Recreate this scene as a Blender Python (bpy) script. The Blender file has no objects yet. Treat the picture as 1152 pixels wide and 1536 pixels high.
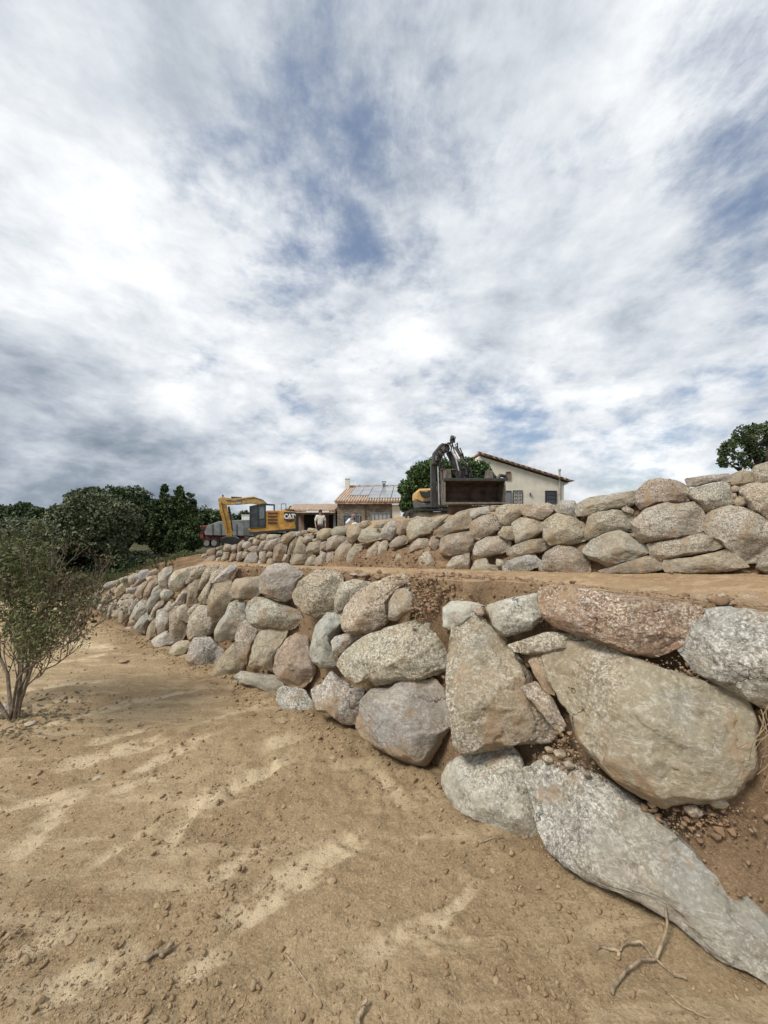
import bpy, math, random
import numpy as np
from mathutils import Vector, Matrix

sc = bpy.context.scene
COL = sc.collection
R = math.radians

# ------------------------------------------------------------------ camera
F = 576.0; CX = 576.0; HY = 775.0; EZ = 1.6     # focal length and horizon of the photograph, eye height
cam = bpy.data.objects.new('camera', bpy.data.cameras.new('camera'))
COL.objects.link(cam)
cam.data.sensor_fit = 'HORIZONTAL'
cam.data.sensor_width = 36
cam.data.lens = 18
cam.data.shift_y = 7 / 1152
cam.data.clip_start = 0.05
cam.data.clip_end = 9000
cam.location = (0, 0, EZ)
cam.rotation_euler = (R(90), 0, 0)
sc.camera = cam
sc.view_settings.view_transform = 'Standard'
sc.view_settings.look = 'None'
sc.view_settings.exposure = 0.55
sc.view_settings.gamma = 1.0
sc.cycles.max_bounces = 6
sc.cycles.use_denoising = True

# ------------------------------------------------------------------ sun
SUN_EL, SUN_AZ = R(52), R(-128)      # azimuth from +Y, clockwise seen from above: left and a little behind the camera
sun = bpy.data.objects.new('sun', bpy.data.lights.new('sun', 'SUN'))
COL.objects.link(sun)
sun.data.energy = 2.3
sun.data.angle = R(17)
sun.data.color = (1.0, 0.95, 0.86)
sdir = Vector((math.sin(SUN_AZ) * math.cos(SUN_EL), math.cos(SUN_AZ) * math.cos(SUN_EL), math.sin(SUN_EL)))
sun.rotation_euler = sdir.to_track_quat('Z', 'Y').to_euler()
sun.location = (0, 0, 30)

# ------------------------------------------------------------------ node helper
class NT:
    def __init__(s, tree):
        s.t = tree; s.n = tree.nodes; s.l = tree.links
    def node(s, typ, ins=None, **kw):
        nd = s.n.new(typ)
        for k, v in kw.items():
            setattr(nd, k, v)
        if ins:
            for k, v in ins.items():
                s.put(nd.inputs[k], v)
        return nd
    def put(s, sock, v):
        if isinstance(v, bpy.types.NodeSocket):
            s.l.new(v, sock)
        else:
            if sock.type == 'RGBA' and hasattr(v, '__len__') and len(v) == 3:
                v = (*v, 1)
            sock.default_value = v
    def math(s, op, a, b=0.0, c=0.0, clamp=False):
        nd = s.n.new('ShaderNodeMath'); nd.operation = op; nd.use_clamp = clamp
        s.put(nd.inputs[0], a); s.put(nd.inputs[1], b); s.put(nd.inputs[2], c)
        return nd.outputs[0]
    def vmath(s, op, a, b=(0, 0, 0), scale=None):
        nd = s.n.new('ShaderNodeVectorMath'); nd.operation = op
        s.put(nd.inputs[0], a); s.put(nd.inputs[1], b)
        if scale is not None: s.put(nd.inputs['Scale'], scale)
        return nd.outputs['Value'] if op == 'DOT_PRODUCT' else nd.outputs[0]
    def mix(s, f, a, b, blend='MIX'):
        nd = s.n.new('ShaderNodeMix'); nd.data_type = 'RGBA'; nd.blend_type = blend
        s.put(nd.inputs[0], f); s.put(nd.inputs[6], a); s.put(nd.inputs[7], b)
        return nd.outputs[2]
    def rng(s, v, a, b, c=0.0, d=1.0, smooth=True):
        nd = s.n.new('ShaderNodeMapRange'); nd.interpolation_type = 'SMOOTHSTEP' if smooth else 'LINEAR'
        s.put(nd.inputs[0], v)
        for i, x in enumerate((a, b, c, d)): s.put(nd.inputs[i + 1], x)
        return nd.outputs[0]
    def noise(s, vec, scale, detail=4, rough=0.5, dist=0.0):
        nd = s.n.new('ShaderNodeTexNoise')
        s.put(nd.inputs['Vector'], vec); nd.inputs['Scale'].default_value = scale
        nd.inputs['Detail'].default_value = detail; nd.inputs['Roughness'].default_value = rough
        nd.inputs['Distortion'].default_value = dist
        return nd.outputs['Fac']
    def mapping(s, vec, scale=(1, 1, 1), rot=(0, 0, 0), loc=(0, 0, 0)):
        nd = s.n.new('ShaderNodeMapping')
        s.put(nd.inputs['Vector'], vec); nd.inputs['Scale'].default_value = scale
        nd.inputs['Rotation'].default_value = rot; nd.inputs['Location'].default_value = loc
        return nd.outputs[0]

# ------------------------------------------------------------------ sky
world = bpy.data.worlds.new('World'); sc.world = world; world.use_nodes = True
W = NT(world.node_tree); W.n.clear()
wout = W.node('ShaderNodeOutputWorld')
sky = W.node('ShaderNodeTexSky', sky_type='NISHITA', sun_disc=False)
sky.sun_elevation = SUN_EL; sky.sun_rotation = SUN_AZ
sky.air_density = 1.0; sky.dust_density = 1.5; sky.ozone_density = 2.0
D = W.node('ShaderNodeTexCoord').outputs['Generated']
def pdir(px, py):
    return tuple(Vector((px - CX, F, HY - py)).normalized())
sep = W.node('ShaderNodeSeparateXYZ', {0: D})
zz = W.math('ADD', W.math('MAXIMUM', sep.outputs[2], 0.0), 0.16)
flat = W.node('ShaderNodeCombineXYZ', {0: W.math('DIVIDE', sep.outputs[0], zz), 1: W.math('DIVIDE', sep.outputs[1], zz), 2: 0.0}).outputs[0]
warp = W.node('ShaderNodeTexNoise', {'Vector': flat, 'Scale': 0.9, 'Detail': 3.0}).outputs['Color']
flatw = W.vmath('ADD', flat, W.vmath('SCALE', W.vmath('SUBTRACT', warp, (.5, .5, .5)), scale=0.45))
def lobe(px, py, deg, wgt):
    c = W.vmath('DOT_PRODUCT', W.vmath('NORMALIZE', D), pdir(px, py))
    return W.rng(c, math.cos(R(deg)), 1.0, 0.0, wgt)
def lobes(lst, base):
    acc = base
    for a in lst: acc = W.math('ADD', acc, lobe(*a))
    return acc
SKY_OPEN = [(395, 300, 14, 0.189), (560, 110, 11, 0.144), (470, 210, 9, 0.089), (545, 372, 5, 0.310), (775, 634, 6, 0.332), (1145, 170, 11, 0.199), (1120, 410, 8, 0.155),
            (640, 250, 9, 0.066), (290, 545, 5, 0.221), (450, 420, 7, 0.066), (60, 700, 12, 0.089), (1060, 690, 13, 0.111)]
SKY_FULL = [(100, 230, 24, -.16), (820, 400, 18, -.14), (160, 640, 22, -.2), (560, 560, 12, -.10), (950, 560, 12, -.10), (300, 480, 10, -.1)]
def con(v, k): return W.math('ADD', W.math('MULTIPLY', W.math('SUBTRACT', v, .5), k), .5)
low_ = W.rng(sep.outputs[2], .05, .85, 1.0, 0.35)           # towards the horizon clouds read as separate puffs
dirp = W.mapping(W.vmath('NORMALIZE', D), (1, 1, 1.9), (0, R(-16), 0))
def both(a, b, k): return W.math('ADD', W.math('MULTIPLY', a, W.math('SUBTRACT', 1.0, W.math('MULTIPLY', low_, k))), W.math('MULTIPLY', b, W.math('MULTIPLY', low_, k)))
n1 = con(W.noise(W.mapping(flatw, (1.0, .8, 1), (0, 0, R(-24))), 2.1, 11, .64, .0), 2.3)
n2 = con(W.noise(W.mapping(flatw, (1.3, .75, 1), (0, 0, R(-38)), (3, 1, 0)), 8.0, 8, .66, .0), 2.0)
np_ = con(W.noise(dirp, 6.0, 9, .60, .1), 2.6)
np2 = con(W.noise(W.vmath('ADD', dirp, (4, 2, 7)), 15.0, 7, .62, .1), 2.2)
dens = W.math('ADD', W.math('MULTIPLY', both(n1, np_, 1.0), .62), W.math('MULTIPLY', both(n2, np2, 1.0), .38))
cov = W.math('SUBTRACT', dens, lobes(SKY_OPEN + SKY_FULL, 0.0))
cover = W.rng(cov, .02, .56, 0.10, 1.0)
n3 = con(W.noise(W.mapping(flatw, (1, .85, 1), (0, 0, R(-20)), (7, 2, 0)), 2.0, 11, .64, .0), 2.2)
n4 = con(W.noise(W.mapping(flatw, (1, .8, 1), (0, 0, R(-30)), (1, 5, 0)), 9.0, 8, .66, .0), 2.0)
np3 = con(W.noise(W.vmath('ADD', dirp, (1, 8, 3)), 5.0, 9, .60, .2), 2.7)
lum = W.math('ADD', W.math('MULTIPLY', both(n3, np3, 1.0), .56), W.math('ADD', W.math('MULTIPLY', both(n4, np2, 1.0), .20), W.math('MULTIPLY', both(n2, np_, 1.0), .24)))
LIGHT = [(60, 380, 26, 0.115), (300, 480, 22, 0.101), (620, 580, 14, 0.144), (960, 560, 16, 0.115), (880, 180, 24, 0.072), (510, 690, 9, 0.115), (1130, 60, 14, 0.072), (380, 640, 9, 0.072), (1020, 660, 14, 0.115), (560, 470, 12, 0.072),
         (90, 600, 10, -0.160), (60, 680, 17, -0.220), (230, 715, 11, -0.200), (430, 735, 6, -0.220), (650, 60, 18, -0.120), (1020, 480, 9, -0.100), (560, 150, 14, -0.060), (1110, 330, 14, -0.100), (330, 60, 12, -0.060), (1100, 520, 8, -0.060)]
lum = lobes(LIGHT, lum)
ramp = W.node('ShaderNodeValToRGB', {0: W.rng(lum, -.22, .98, 0, 1, False)})
cr = ramp.color_ramp
cr.elements[0].position = 0.0; cr.elements[0].color = (.10, .125, .16, 1)
cr.elements[1].position = 1.0; cr.elements[1].color = (.80, .81, .81, 1)
for p, c in ((.25, (.22, .255, .305)), (.47, (.37, .405, .45)), (.70, (.55, .575, .605))):
    e = cr.elements.new(p); e.color = (*c, 1)
bgs = W.node('ShaderNodeBackground', {'Color': W.mix(0.30, sky.outputs[0], (2.0, 2.7, 4.0)), 'Strength': 0.085})
bgc = W.node('ShaderNodeBackground', {'Color': ramp.outputs[0], 'Strength': 1.0})
mx = W.node('ShaderNodeMixShader', {0: cover, 1: bgs.outputs[0], 2: bgc.outputs[0]})
W.l.new(mx.outputs[0], wout.inputs[0])

# ------------------------------------------------------------------ numpy noise
_rs = np.random.RandomState(7)
_perm = _rs.permutation(256).astype(np.int64)
_perm = np.concatenate([_perm, _perm, _perm])
_grad = _rs.normal(size=(256, 3)); _grad /= np.linalg.norm(_grad, axis=1)[:, None]
def perlin(p):
    p = np.asarray(p, float); i = np.floor(p).astype(np.int64); f = p - i
    u = f * f * f * (f * (f * 6 - 15) + 10)
    i &= 255
    out = 0
    for dx in (0, 1):
        wx = u[:, 0] if dx else 1 - u[:, 0]
        for dy in (0, 1):
            wy = u[:, 1] if dy else 1 - u[:, 1]
            for dz in (0, 1):
                wz = u[:, 2] if dz else 1 - u[:, 2]
                h = _perm[_perm[_perm[(i[:, 0] + dx) & 255] + ((i[:, 1] + dy) & 255)] + ((i[:, 2] + dz) & 255)]
                g = _grad[h]
                d = f - np.array((dx, dy, dz))
                out = out + wx * wy * wz * (g * d).sum(1)
    return out
def fbm(p, octv=4, gain=.5):
    a, s, o = 1.0, 1.0, 0
    p = np.asarray(p, float)
    for k in range(octv):
        o = o + a * perlin(p * s + k * 17.3); a *= gain; s *= 2.03
    return o
def sst(a, b, x):
    t = np.clip((x - a) / (b - a), 0, 1); return t * t * (3 - 2 * t)

# ------------------------------------------------------------------ objects
def tag(o, label=None, cat=None, group=None, kind=None):
    if label: o['label'] = label
    if cat: o['category'] = cat
    if group: o['group'] = group
    if kind: o['kind'] = kind
    return o
def empty(name, loc, label, cat, group=None, rz=0.0):
    o = bpy.data.objects.new(name, None); COL.objects.link(o)
    o.location = loc; o.rotation_euler = (0, 0, rz); o.empty_display_size = .2
    return tag(o, label, cat, group)
def link_mesh(name, v, f, mat, parent=None, loc=None, smooth=False):
    me = bpy.data.meshes.new(name)
    v = np.asarray(v, np.float32)
    if isinstance(f, np.ndarray):
        k = f.shape[1]; n = len(f)
        me.vertices.add(len(v)); me.vertices.foreach_set('co', v.ravel())
        me.loops.add(n * k); me.loops.foreach_set('vertex_index', f.astype(np.int32).ravel())
        me.polygons.add(n)
        me.polygons.foreach_set('loop_start', np.arange(0, n * k, k, dtype=np.int32))
        me.update(calc_edges=True)
    else:
        me.from_pydata([tuple(map(float, a)) for a in v], [], f); me.update()
    if smooth:
        me.polygons.foreach_set('use_smooth', [True] * len(me.polygons))
    if mat: me.materials.append(mat)
    o = bpy.data.objects.new(name, me); COL.objects.link(o)
    if parent: o.parent = parent
    if loc is not None: o.location = loc
    return o
class MB:
    """collects simple shapes; build() links them as one mesh object"""
    def __init__(s): s.v = []; s.f = []
    def add(s, vs, fs):
        b = len(s.v); s.v += [tuple(x) for x in vs]; s.f += [tuple(b + i for i in q) for q in fs]; return s
    def box(s, c, size, M=None):
        x, y, z = (a / 2 for a in size)
        vs = [Vector((sx * x, sy * y, sz * z)) for sx in (-1, 1) for sy in (-1, 1) for sz in (-1, 1)]
        if M is not None: vs = [M @ a for a in vs]
        c = Vector(c)
        return s.add([a + c for a in vs], [(0, 1, 3, 2), (4, 6, 7, 5), (0, 4, 5, 1), (2, 3, 7, 6), (0, 2, 6, 4), (1, 5, 7, 3)])
    def prism(s, prof, a, b, axis='y'):
        """profile of (x,z) extruded from y=a to y=b (axis y); axis x: profile (y,z); axis z: profile (x,y)"""
        n = len(prof)
        def q(p, t): return {'y': (p[0], t, p[1]), 'x': (t, p[0], p[1]), 'z': (p[0], p[1], t)}[axis]
        vs = [q(p, a) for p in prof] + [q(p, b) for p in prof]
        return s.add(vs, [tuple(range(n))[::-1], tuple(range(n, 2 * n))] + [(i, (i + 1) % n, n + (i + 1) % n, n + i) for i in range(n)])
    def tube(s, pts, rad, n=8):
        pts = [Vector(p) for p in pts]
        if not hasattr(rad, '__len__'): rad = [rad] * len(pts)
        vs = []
        for i, p in enumerate(pts):
            t = (pts[min(i + 1, len(pts) - 1)] - pts[max(i - 1, 0)]).normalized()
            a = t.cross(Vector((0, 0, 1)) if abs(t.z) < .9 else Vector((1, 0, 0))).normalized(); b = t.cross(a)
            vs += [p + rad[i] * (math.cos(2 * math.pi * k / n) * a + math.sin(2 * math.pi * k / n) * b) for k in range(n)]
        fs = [(i * n + k, i * n + (k + 1) % n, (i + 1) * n + (k + 1) % n, (i + 1) * n + k) for i in range(len(pts) - 1) for k in range(n)]
        fs += [tuple(range(n))[::-1], tuple(range((len(pts) - 1) * n, len(pts) * n))]
        return s.add(vs, fs)
    def build(s, name, mat, parent=None, bevel=0, loc=None, smooth=False):
        o = link_mesh(name, s.v, s.f, mat, parent, loc, smooth)
        if bevel:
            m = o.modifiers.new('bevel', 'BEVEL'); m.width = bevel; m.segments = 2; m.limit_method = 'ANGLE'; m.angle_limit = R(35)
        return o
def P(px, py, d):
    return Vector(((px - CX) / F * d, d, EZ - (py - HY) / F * d))

# ------------------------------------------------------------------ materials
MATS = {}
def pmat(name, col, rough=.8, metal=0., var=.12, scale=8., bump=0., bscale=40., emis=None):
    """plain surface with worn variation"""
    if name in MATS: return MATS[name]
    m = bpy.data.materials.new(name); m.use_nodes = True; T = NT(m.node_tree)
    b = T.n['Principled BSDF']
    co = T.node('ShaderNodeTexCoord').outputs['Object']
    n = T.noise(co, scale, 5, .6)
    c2 = tuple(max(0, x * (1 - 2 * var)) for x in col); c3 = tuple(min(1, x * (1 + 2 * var)) for x in col)
    T.put(b.inputs['Base Color'], T.mix(T.rng(n, .3, .7), c2, c3))
    b.inputs['Roughness'].default_value = rough; b.inputs['Metallic'].default_value = metal
    if bump:
        bn = T.node('ShaderNodeBump', {'Height': T.noise(co, bscale, 4, .6), 'Strength': bump, 'Distance': .02})
        T.put(b.inputs['Normal'], bn.outputs[0])
    MATS[name] = m; return m

def rock_material():
    m = bpy.data.materials.new('granite'); m.use_nodes = True; T = NT(m.node_tree)
    b = T.n['Principled BSDF']
    oi = T.node('ShaderNodeObjectInfo')
    co = T.vmath('ADD', T.node('ShaderNodeTexCoord').outputs['Object'], T.vmath('SCALE', (37.1, 91.7, 53.3), scale=oi.outputs['Random']))
    base = oi.outputs['Color']
    rnd = oi.outputs['Random']
    big = T.noise(co, 2.6, 6, .62, .4)
    mid = T.noise(T.mapping(co, (1, 1, 1.5), (.4, .5, .2)), 9, 9, .70, .2)
    c = T.mix(T.rng(big, .42, .68, 0, .62), base, T.mix(.6, base, (.35, .26, .155), 'MIX'))
    c = T.mix(T.rng(big, .30, .44, .55, 0), c, T.mix(.6, base, (.30, .315, .31), 'MIX'))
    # crystals: pale feldspar, dark mica
    sp = T.noise(co, 78, 5, .74)
    sp2 = T.noise(T.vmath('ADD', co, (5, 3, 1)), 40, 6, .74)
    pk = T.rng(T.math('ADD', T.noise(T.vmath('ADD', co, (8, 2, 4)), 2.2, 3, .6), T.math('MULTIPLY', T.math('SUBTRACT', rnd, .5), .22)),   .42, .62, .12, 1.0)      # how speckled this spot is
    c = T.mix(T.math('MULTIPLY', T.rng(sp, .50, .58), pk), c, T.mix(.70, c, (.74, .71, .64)))
    c = T.mix(T.math('MULTIPLY', T.rng(sp2, .51, .60), pk), c, T.mix(.60, c, (.05, .045, .038)))
    c = T.mix(T.rng(sp2, .38, .47, .55, 0), c, T.mix(.55, c, (.66, .63, .56)))
    ck = T.node('ShaderNodeTexVoronoi', {'Vector': T.vmath('ADD', T.mapping(co, (1, 1, 1.6), (.5, .2, .9)), T.vmath('SCALE', T.node('ShaderNodeTexNoise', {'Vector': co, 'Scale': 5.0, 'Detail': 6.0}).outputs['Color'], scale=.35)), 'Scale': 2.1}, feature='DISTANCE_TO_EDGE').outputs['Distance']
    crack = T.math('MULTIPLY', T.rng(ck, .0, .010, 1, 0), T.rng(T.noise(co, 1.7, 3, .5), .50, .58))
    c = T.mix(T.math('MULTIPLY', crack, .8), c, (.05, .04, .03))
    # blotches and veins
    c = T.mix(T.rng(mid, .50, .66, 0, .75), c, T.mix(.6, c, (.11, .085, .06)))
    c = T.mix(T.rng(mid, .34, .45, .5, 0), c, T.mix(.5, c, (.54, .51, .43)))
    vn = T.noise(T.mapping(co, (1, 1, 3.2), (.9, .3, .6)), 3.4, 7, .62, .8)
    vein = T.rng(T.math('ABSOLUTE', T.math('SUBTRACT', vn, .5)), 0.0, .012, .42, 0)
    c = T.mix(vein, c, (.60, .58, .53))
    # clay smears
    clay = T.noise(T.mapping(co, (1, 1, .55)), 3.9, 9, .7, .3)
    oz = T.node('ShaderNodeSeparateXYZ', {0: T.node('ShaderNodeTexCoord').outputs['Object']}).outputs[2]
    clay = T.math('ADD', clay, T.math('MULTIPLY', oi.outputs['Alpha'], T.rng(oz, .05, -.30, 0.0, .17)))     # mud thrown up from the ground
    c = T.mix(T.rng(clay, .54, .66, 0, .75), c, (.31, .215, .13))
    T.put(b.inputs['Base Color'], c)
    b.inputs['Roughness'].default_value = .9
    b.inputs['Specular IOR Level'].default_value = .25
    vor = T.node('ShaderNodeTexVoronoi', {'Vector': co, 'Scale': 9.0, 'Detail': 3.0, 'Roughness': .6})
    h = T.math('ADD', T.math('MULTIPLY', mid, 1.0), T.math('ADD', T.math('MULTIPLY', T.noise(co, 34, 8, .72), .55), T.math('MULTIPLY', sp, .12)))
    h = T.math('SUBTRACT', T.math('ADD', h, T.math('MULTIPLY', vor.outputs['Distance'], .35)), T.math('MULTIPLY', crack, .8))
    bn = T.node('ShaderNodeBump', {'Height': h, 'Strength': .7, 'Distance': .018})
    T.put(b.inputs['Normal'], bn.outputs[0])
    return m
ROCK = rock_material()

def soil_material(name, lo, hi, pale, use_attr=False, streak=True):
    m = bpy.data.materials.new(name); m.use_nodes = True; T = NT(m.node_tree)
    b = T.n['Principled BSDF']
    co = T.node('ShaderNodeTexCoord').outputs['Object']
    a = T.noise(co, 1.3, 8, .62, .3)
    f = T.noise(co, 16, 8, .7)
    g = T.noise(co, 90, 5, .7)
    c = T.mix(T.rng(a, .3, .7), lo, hi)
    c = T.mix(T.rng(f, .42, .66, 0, .65), c, T.mix(.55, c, tuple(x * .55 for x in lo)))
    c = T.mix(T.rng(g, .54, .64, 0, .5), c, pale)
    c = T.mix(T.rng(g, .36, .46, .55, 0), c, tuple(x * .5 for x in lo))
    if streak:
        st = T.noise(T.mapping(co, (.40, 3.0, 1), (0, 0, R(-20))), 2.1, 9, .70, .05)
        c = T.mix(T.math('MULTIPLY', T.rng(st, .51, .60), .38), c, pale)
    if use_attr:
        at = T.node('ShaderNodeAttribute', attribute_name='packed').outputs['Fac']
        br = T.noise(co, 7, 7, .7, .5)
        k = T.math('MULTIPLY', at, T.rng(br, .38, .52, .0, 1))
        c = T.mix(T.math('MULTIPLY', k, .85), c, pale)
        am = T.node('ShaderNodeAttribute', attribute_name='dark_soil').outputs['Fac']
        c = T.mix(T.math('MULTIPLY', am, .6), c, tuple(x * .62 for x in lo))
    if name != 'bank_soil':
        gr = T.node('ShaderNodeAttribute', attribute_name='grassy').outputs['Fac']
        gc = T.mix(T.rng(T.noise(co, .9, 7, .7), .38, .62), (.045, .050, .022), (.12, .095, .05))
        gc = T.mix(T.rng(g, .42, .58, 0, .5), gc, (.03, .04, .015))
        c = T.mix(T.rng(T.math('ADD', gr, T.math('MULTIPLY', T.math('SUBTRACT', T.noise(co, 2.2, 7, .7), .5), .9)), .35, .65), c, gc)
    T.put(b.inputs['Base Color'], c)
    b.inputs['Roughness'].default_value = .95
    b.inputs['Specular IOR Level'].default_value = .15
    h = T.math('ADD', T.math('MULTIPLY', f, 1.0), T.math('MULTIPLY', g, .35))
    h = T.math('ADD', h, T.math('MULTIPLY', T.noise(co, 42, 6, .7), .6))
    bn = T.node('ShaderNodeBump', {'Height': h, 'Strength': .9, 'Distance': .022})
    T.put(b.inputs['Normal'], bn.outputs[0])
    return m
SOIL = soil_material('bare_soil', (.315, .222, .128), (.44, .33, .198), (.60, .485, .32), True)
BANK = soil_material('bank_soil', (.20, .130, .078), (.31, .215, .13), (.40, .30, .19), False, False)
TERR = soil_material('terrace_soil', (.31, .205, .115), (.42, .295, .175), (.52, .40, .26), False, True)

# ------------------------------------------------------------------ lie of the land
def base_z(x, y):
    y = np.asarray(y, float)
    return -0.08 * np.clip(y, 0, 32) - .004 * np.clip(y - 32, 0, 400)
def resample(pts, n):
    pts = np.array(pts, float); d = np.r_[0, np.cumsum(np.linalg.norm(np.diff(pts[:, :2], axis=0), axis=1))]
    t = np.linspace(0, d[-1], n)
    # smooth a little after resampling
    o = np.stack([np.interp(t, d, pts[:, k]) for k in range(pts.shape[1])], 1)
    for _ in range(int(n * .05)):
        o[1:-1] = .25 * o[:-2] + .5 * o[1:-1] + .25 * o[2:]
    return o
NU = 420
low = []
for px, py, top in ((1152, 1448, 902), (1000, 1380, 890), (860, 1300, 880), (740, 1232, 878), (640, 1172, 872), (560, 1128, 868), (480, 1085, 864), (400, 1042, 858),
                    (330, 1010, 853), (280, 990, 853), (230, 966, 860), (180, 946, 872), (140, 931, 888)):
    d = EZ / ((py - HY) / F - .08)
    low.append(((px - CX) / F * d, d, -.08 * d, top))
ext = [(low[0][0] + 1.5 * k, low[0][1] - 1.2 * k, 0.0, 915) for k in (2, 1)]
lowc = resample(ext + low, NU)
tan = np.gradient(lowc[:, :2], axis=0); tan /= np.linalg.norm(tan, axis=1)[:, None]
nrm = np.stack([tan[:, 1], -tan[:, 0]], 1)            # away from the camera side
nrm *= np.sign((nrm * np.array([.6, .75])).sum(1))[:, None]
LF = np.c_[lowc[:, :2], lowc[:, 2]]
txy = lowc[:, :2] + nrm * .34
pxt = CX + F * txy[:, 0] / np.maximum(txy[:, 1], 1.2)
_p = [a[3] for a in low]; _x = [CX + F * (a[0] + .22) / (a[1] + .26) for a in low]
topy = np.interp(pxt, _x[::-1], _p[::-1])
lz = EZ - (topy - HY) / F * np.maximum(txy[:, 1], 1.5)
lz = np.minimum(lz, 1.16)
k = np.ones(25) / 25; lz = np.convolve(np.pad(lz, 12, mode='edge'), k, 'valid')
LT = np.c_[txy, lz]; LN = nrm
up = []
for px, d, foot, top in ((1152, 5.0, 862, 712), (1000, 5.6, 861, 738), (900, 6.2, 860, 754), (800, 7.0, 858, 764), (700, 8.2, 855, 774), (620, 9.4, 853, 786), (560, 10.6, 851, 795), (500, 11.8, 850, 798),
                         (440, 13.2, 848, 802), (390, 14.6, 846, 807), (350, 15.8, 843, 817), (318, 17.0, 841, 830)):
    p = P(px, foot, d); up.append((p.x, p.y, p.z, EZ - (top - HY) / F * (d + .35)))
ext = [(up[0][0] + 1.6 * k, up[0][1] - 1.2 * k, up[0][2], up[0][3] + .1 * k) for k in (2, 1)]
upc = resample(ext + up, NU)
tan = np.gradient(upc[:, :2], axis=0); tan /= np.linalg.norm(tan, axis=1)[:, None]
nrm = np.stack([tan[:, 1], -tan[:, 0]], 1); nrm *= np.sign((nrm * np.array([.6, .75])).sum(1))[:, None]
UF = upc[:, :3].copy(); UT = np.c_[upc[:, :2] + nrm * .36, upc[:, 3]]; UN = nrm

CTRL = np.array([(-7, 25, -2.2), (-3.3, 20, -1.25), (2.2, 12.0, .18), (.4, 14, -.15), (0, 25, -1.4), (9, 31, .9), (5.4, 11, .36), (7, 11, .40), (9, 9, .6), (4, 9.5, .25), (6, 8.5, .45), (8, 13, .3), (5.6, 14, .2), (-9.5, 20, -2.35), (15, 20, .9),
                 (-12, 32, -2.7), (3, 16, .2), (12, 14, .7), (-12, 24, -2.75), (-16, 34, -3.0), (30, 40, 1.0), (0, 60, -1.5)], float)
def upper_z(x, y):
    x = np.atleast_1d(np.asarray(x, float)); y = np.atleast_1d(np.asarray(y, float))
    d2 = (x[:, None] - CTRL[:, 0]) ** 2 + (y[:, None] - CTRL[:, 1]) ** 2 + .8
    w = 1 / d2 ** 1.6
    return EZ + (w * CTRL[:, 2]).sum(1) / w.sum(1)

# one continuous sheet: foot of the lower wall > its face > the terrace > face of the upper wall > the ground above
dir_up = np.array([.30, .954])
rows = []; kindrow = []
def row(p, amp, kd): rows.append(np.array(p)); kindrow.append((amp, kd))
row(np.c_[LF[:, :2] - LN * .05, LF[:, 2] - .5], 0, 0)
for t in np.linspace(0, 1, 26):
    p = LF * (1 - t) + LT * t
    lpx = CX + F * LF[:, 0] / LF[:, 1]; fw2 = sst(560, 580, lpx) * sst(672, 655, lpx) * sst(.50, .72, np.array([t]))[0]
    fw = sst(900, 1080, CX + F * LF[:, 0] / LF[:, 1]) * (1 - sst(.35, .75, np.array([t])))[0]
    p[:, :2] += LN * (.17 + .05 * math.sin(t * 3.1) - .17 * fw - .15 * fw2)[:, None]; row(p, .055, 0)
UFi = UF.copy(); UFi[:, :2] -= UN * .03
for t in np.linspace(.02, .985, 60) ** 1.35:
    p = (LT + np.c_[LN * .2, np.zeros(NU)]) * (1 - t) + UFi * t
    p[:, 2] -= .05 * math.sin(math.pi * t)
    row(p, .018, 1)
for t in np.linspace(0, 1, 22):
    p = UF * (1 - t) + UT * t
    lpx = CX + F * UF[:, 0] / UF[:, 1]; fw = sst(440, 520, lpx) * sst(700, 640, lpx) * (1 - sst(.30, .60, np.array([t])))[0]
    p[:, :2] += UN * (.20 + .05 * math.sin(t * 3.1) - .30 * fw)[:, None]; row(p, .06, 2)
for s in (.12, .3, .6, 1, 1.5, 2.1, 2.8, 3.6, 4.6, 5.8, 7.2, 9, 11, 13.5, 17, 21, 26, 32, 40):
    p = UT.copy(); p[:, :2] = UT[:, :2] + UN * .25 + dir_up * s
    t = float(sst(0, 4.2, np.array([s]))[0])
    p[:, 2] = (UT[:, 2] - .03) * (1 - t) + upper_z(p[:, 0], p[:, 1]) * t
    row(p, .04, 3)
G = np.stack(rows)                      # rows x NU x 3
# columns past the left end fall away into the lower ground
nl = 26
edge = G[:, -1:, :].repeat(nl, 1); tt = np.linspace(0, 1, nl + 1)[1:]
wd = np.array([2.6 if i < 90 else 2.6 + min(7, (i - 90) * .4) for i in range(len(rows))])
for j in range(nl):
    edge[:, j, 0] -= tt[j] * wd * .95; edge[:, j, 1] += tt[j] * wd * .35
    zb = base_z(0, edge[:, j, 1]) - .25
    s = float(sst(0, 1, np.array([tt[j]]))[0])
    edge[:, j, 2] = edge[:, j, 2] * (1 - s) + zb * s
G = np.concatenate([G, edge], 1)
nr, nc = G.shape[:2]
flatp = G.reshape(-1, 3).copy()
amp = np.repeat([a for a, _ in kindrow], nc); kd = np.repeat([q for _, q in kindrow], nc)
n_a = fbm(flatp * 2.2, 4, .6); n_b = fbm(flatp * 9 + 30, 4, .6)
disp = amp * (n_a * 1.1 + n_b * .75)
nx = np.concatenate([LN, LN[-1:].repeat(nl, 0)]); nn = np.tile(nx, (nr, 1))
face = (kd == 0) | (kd == 2)
flatp[face, :2] -= nn[face] * disp[face, None] * 1.2
flatp[:, 2] += np.where(face, disp * .3, disp)
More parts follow.
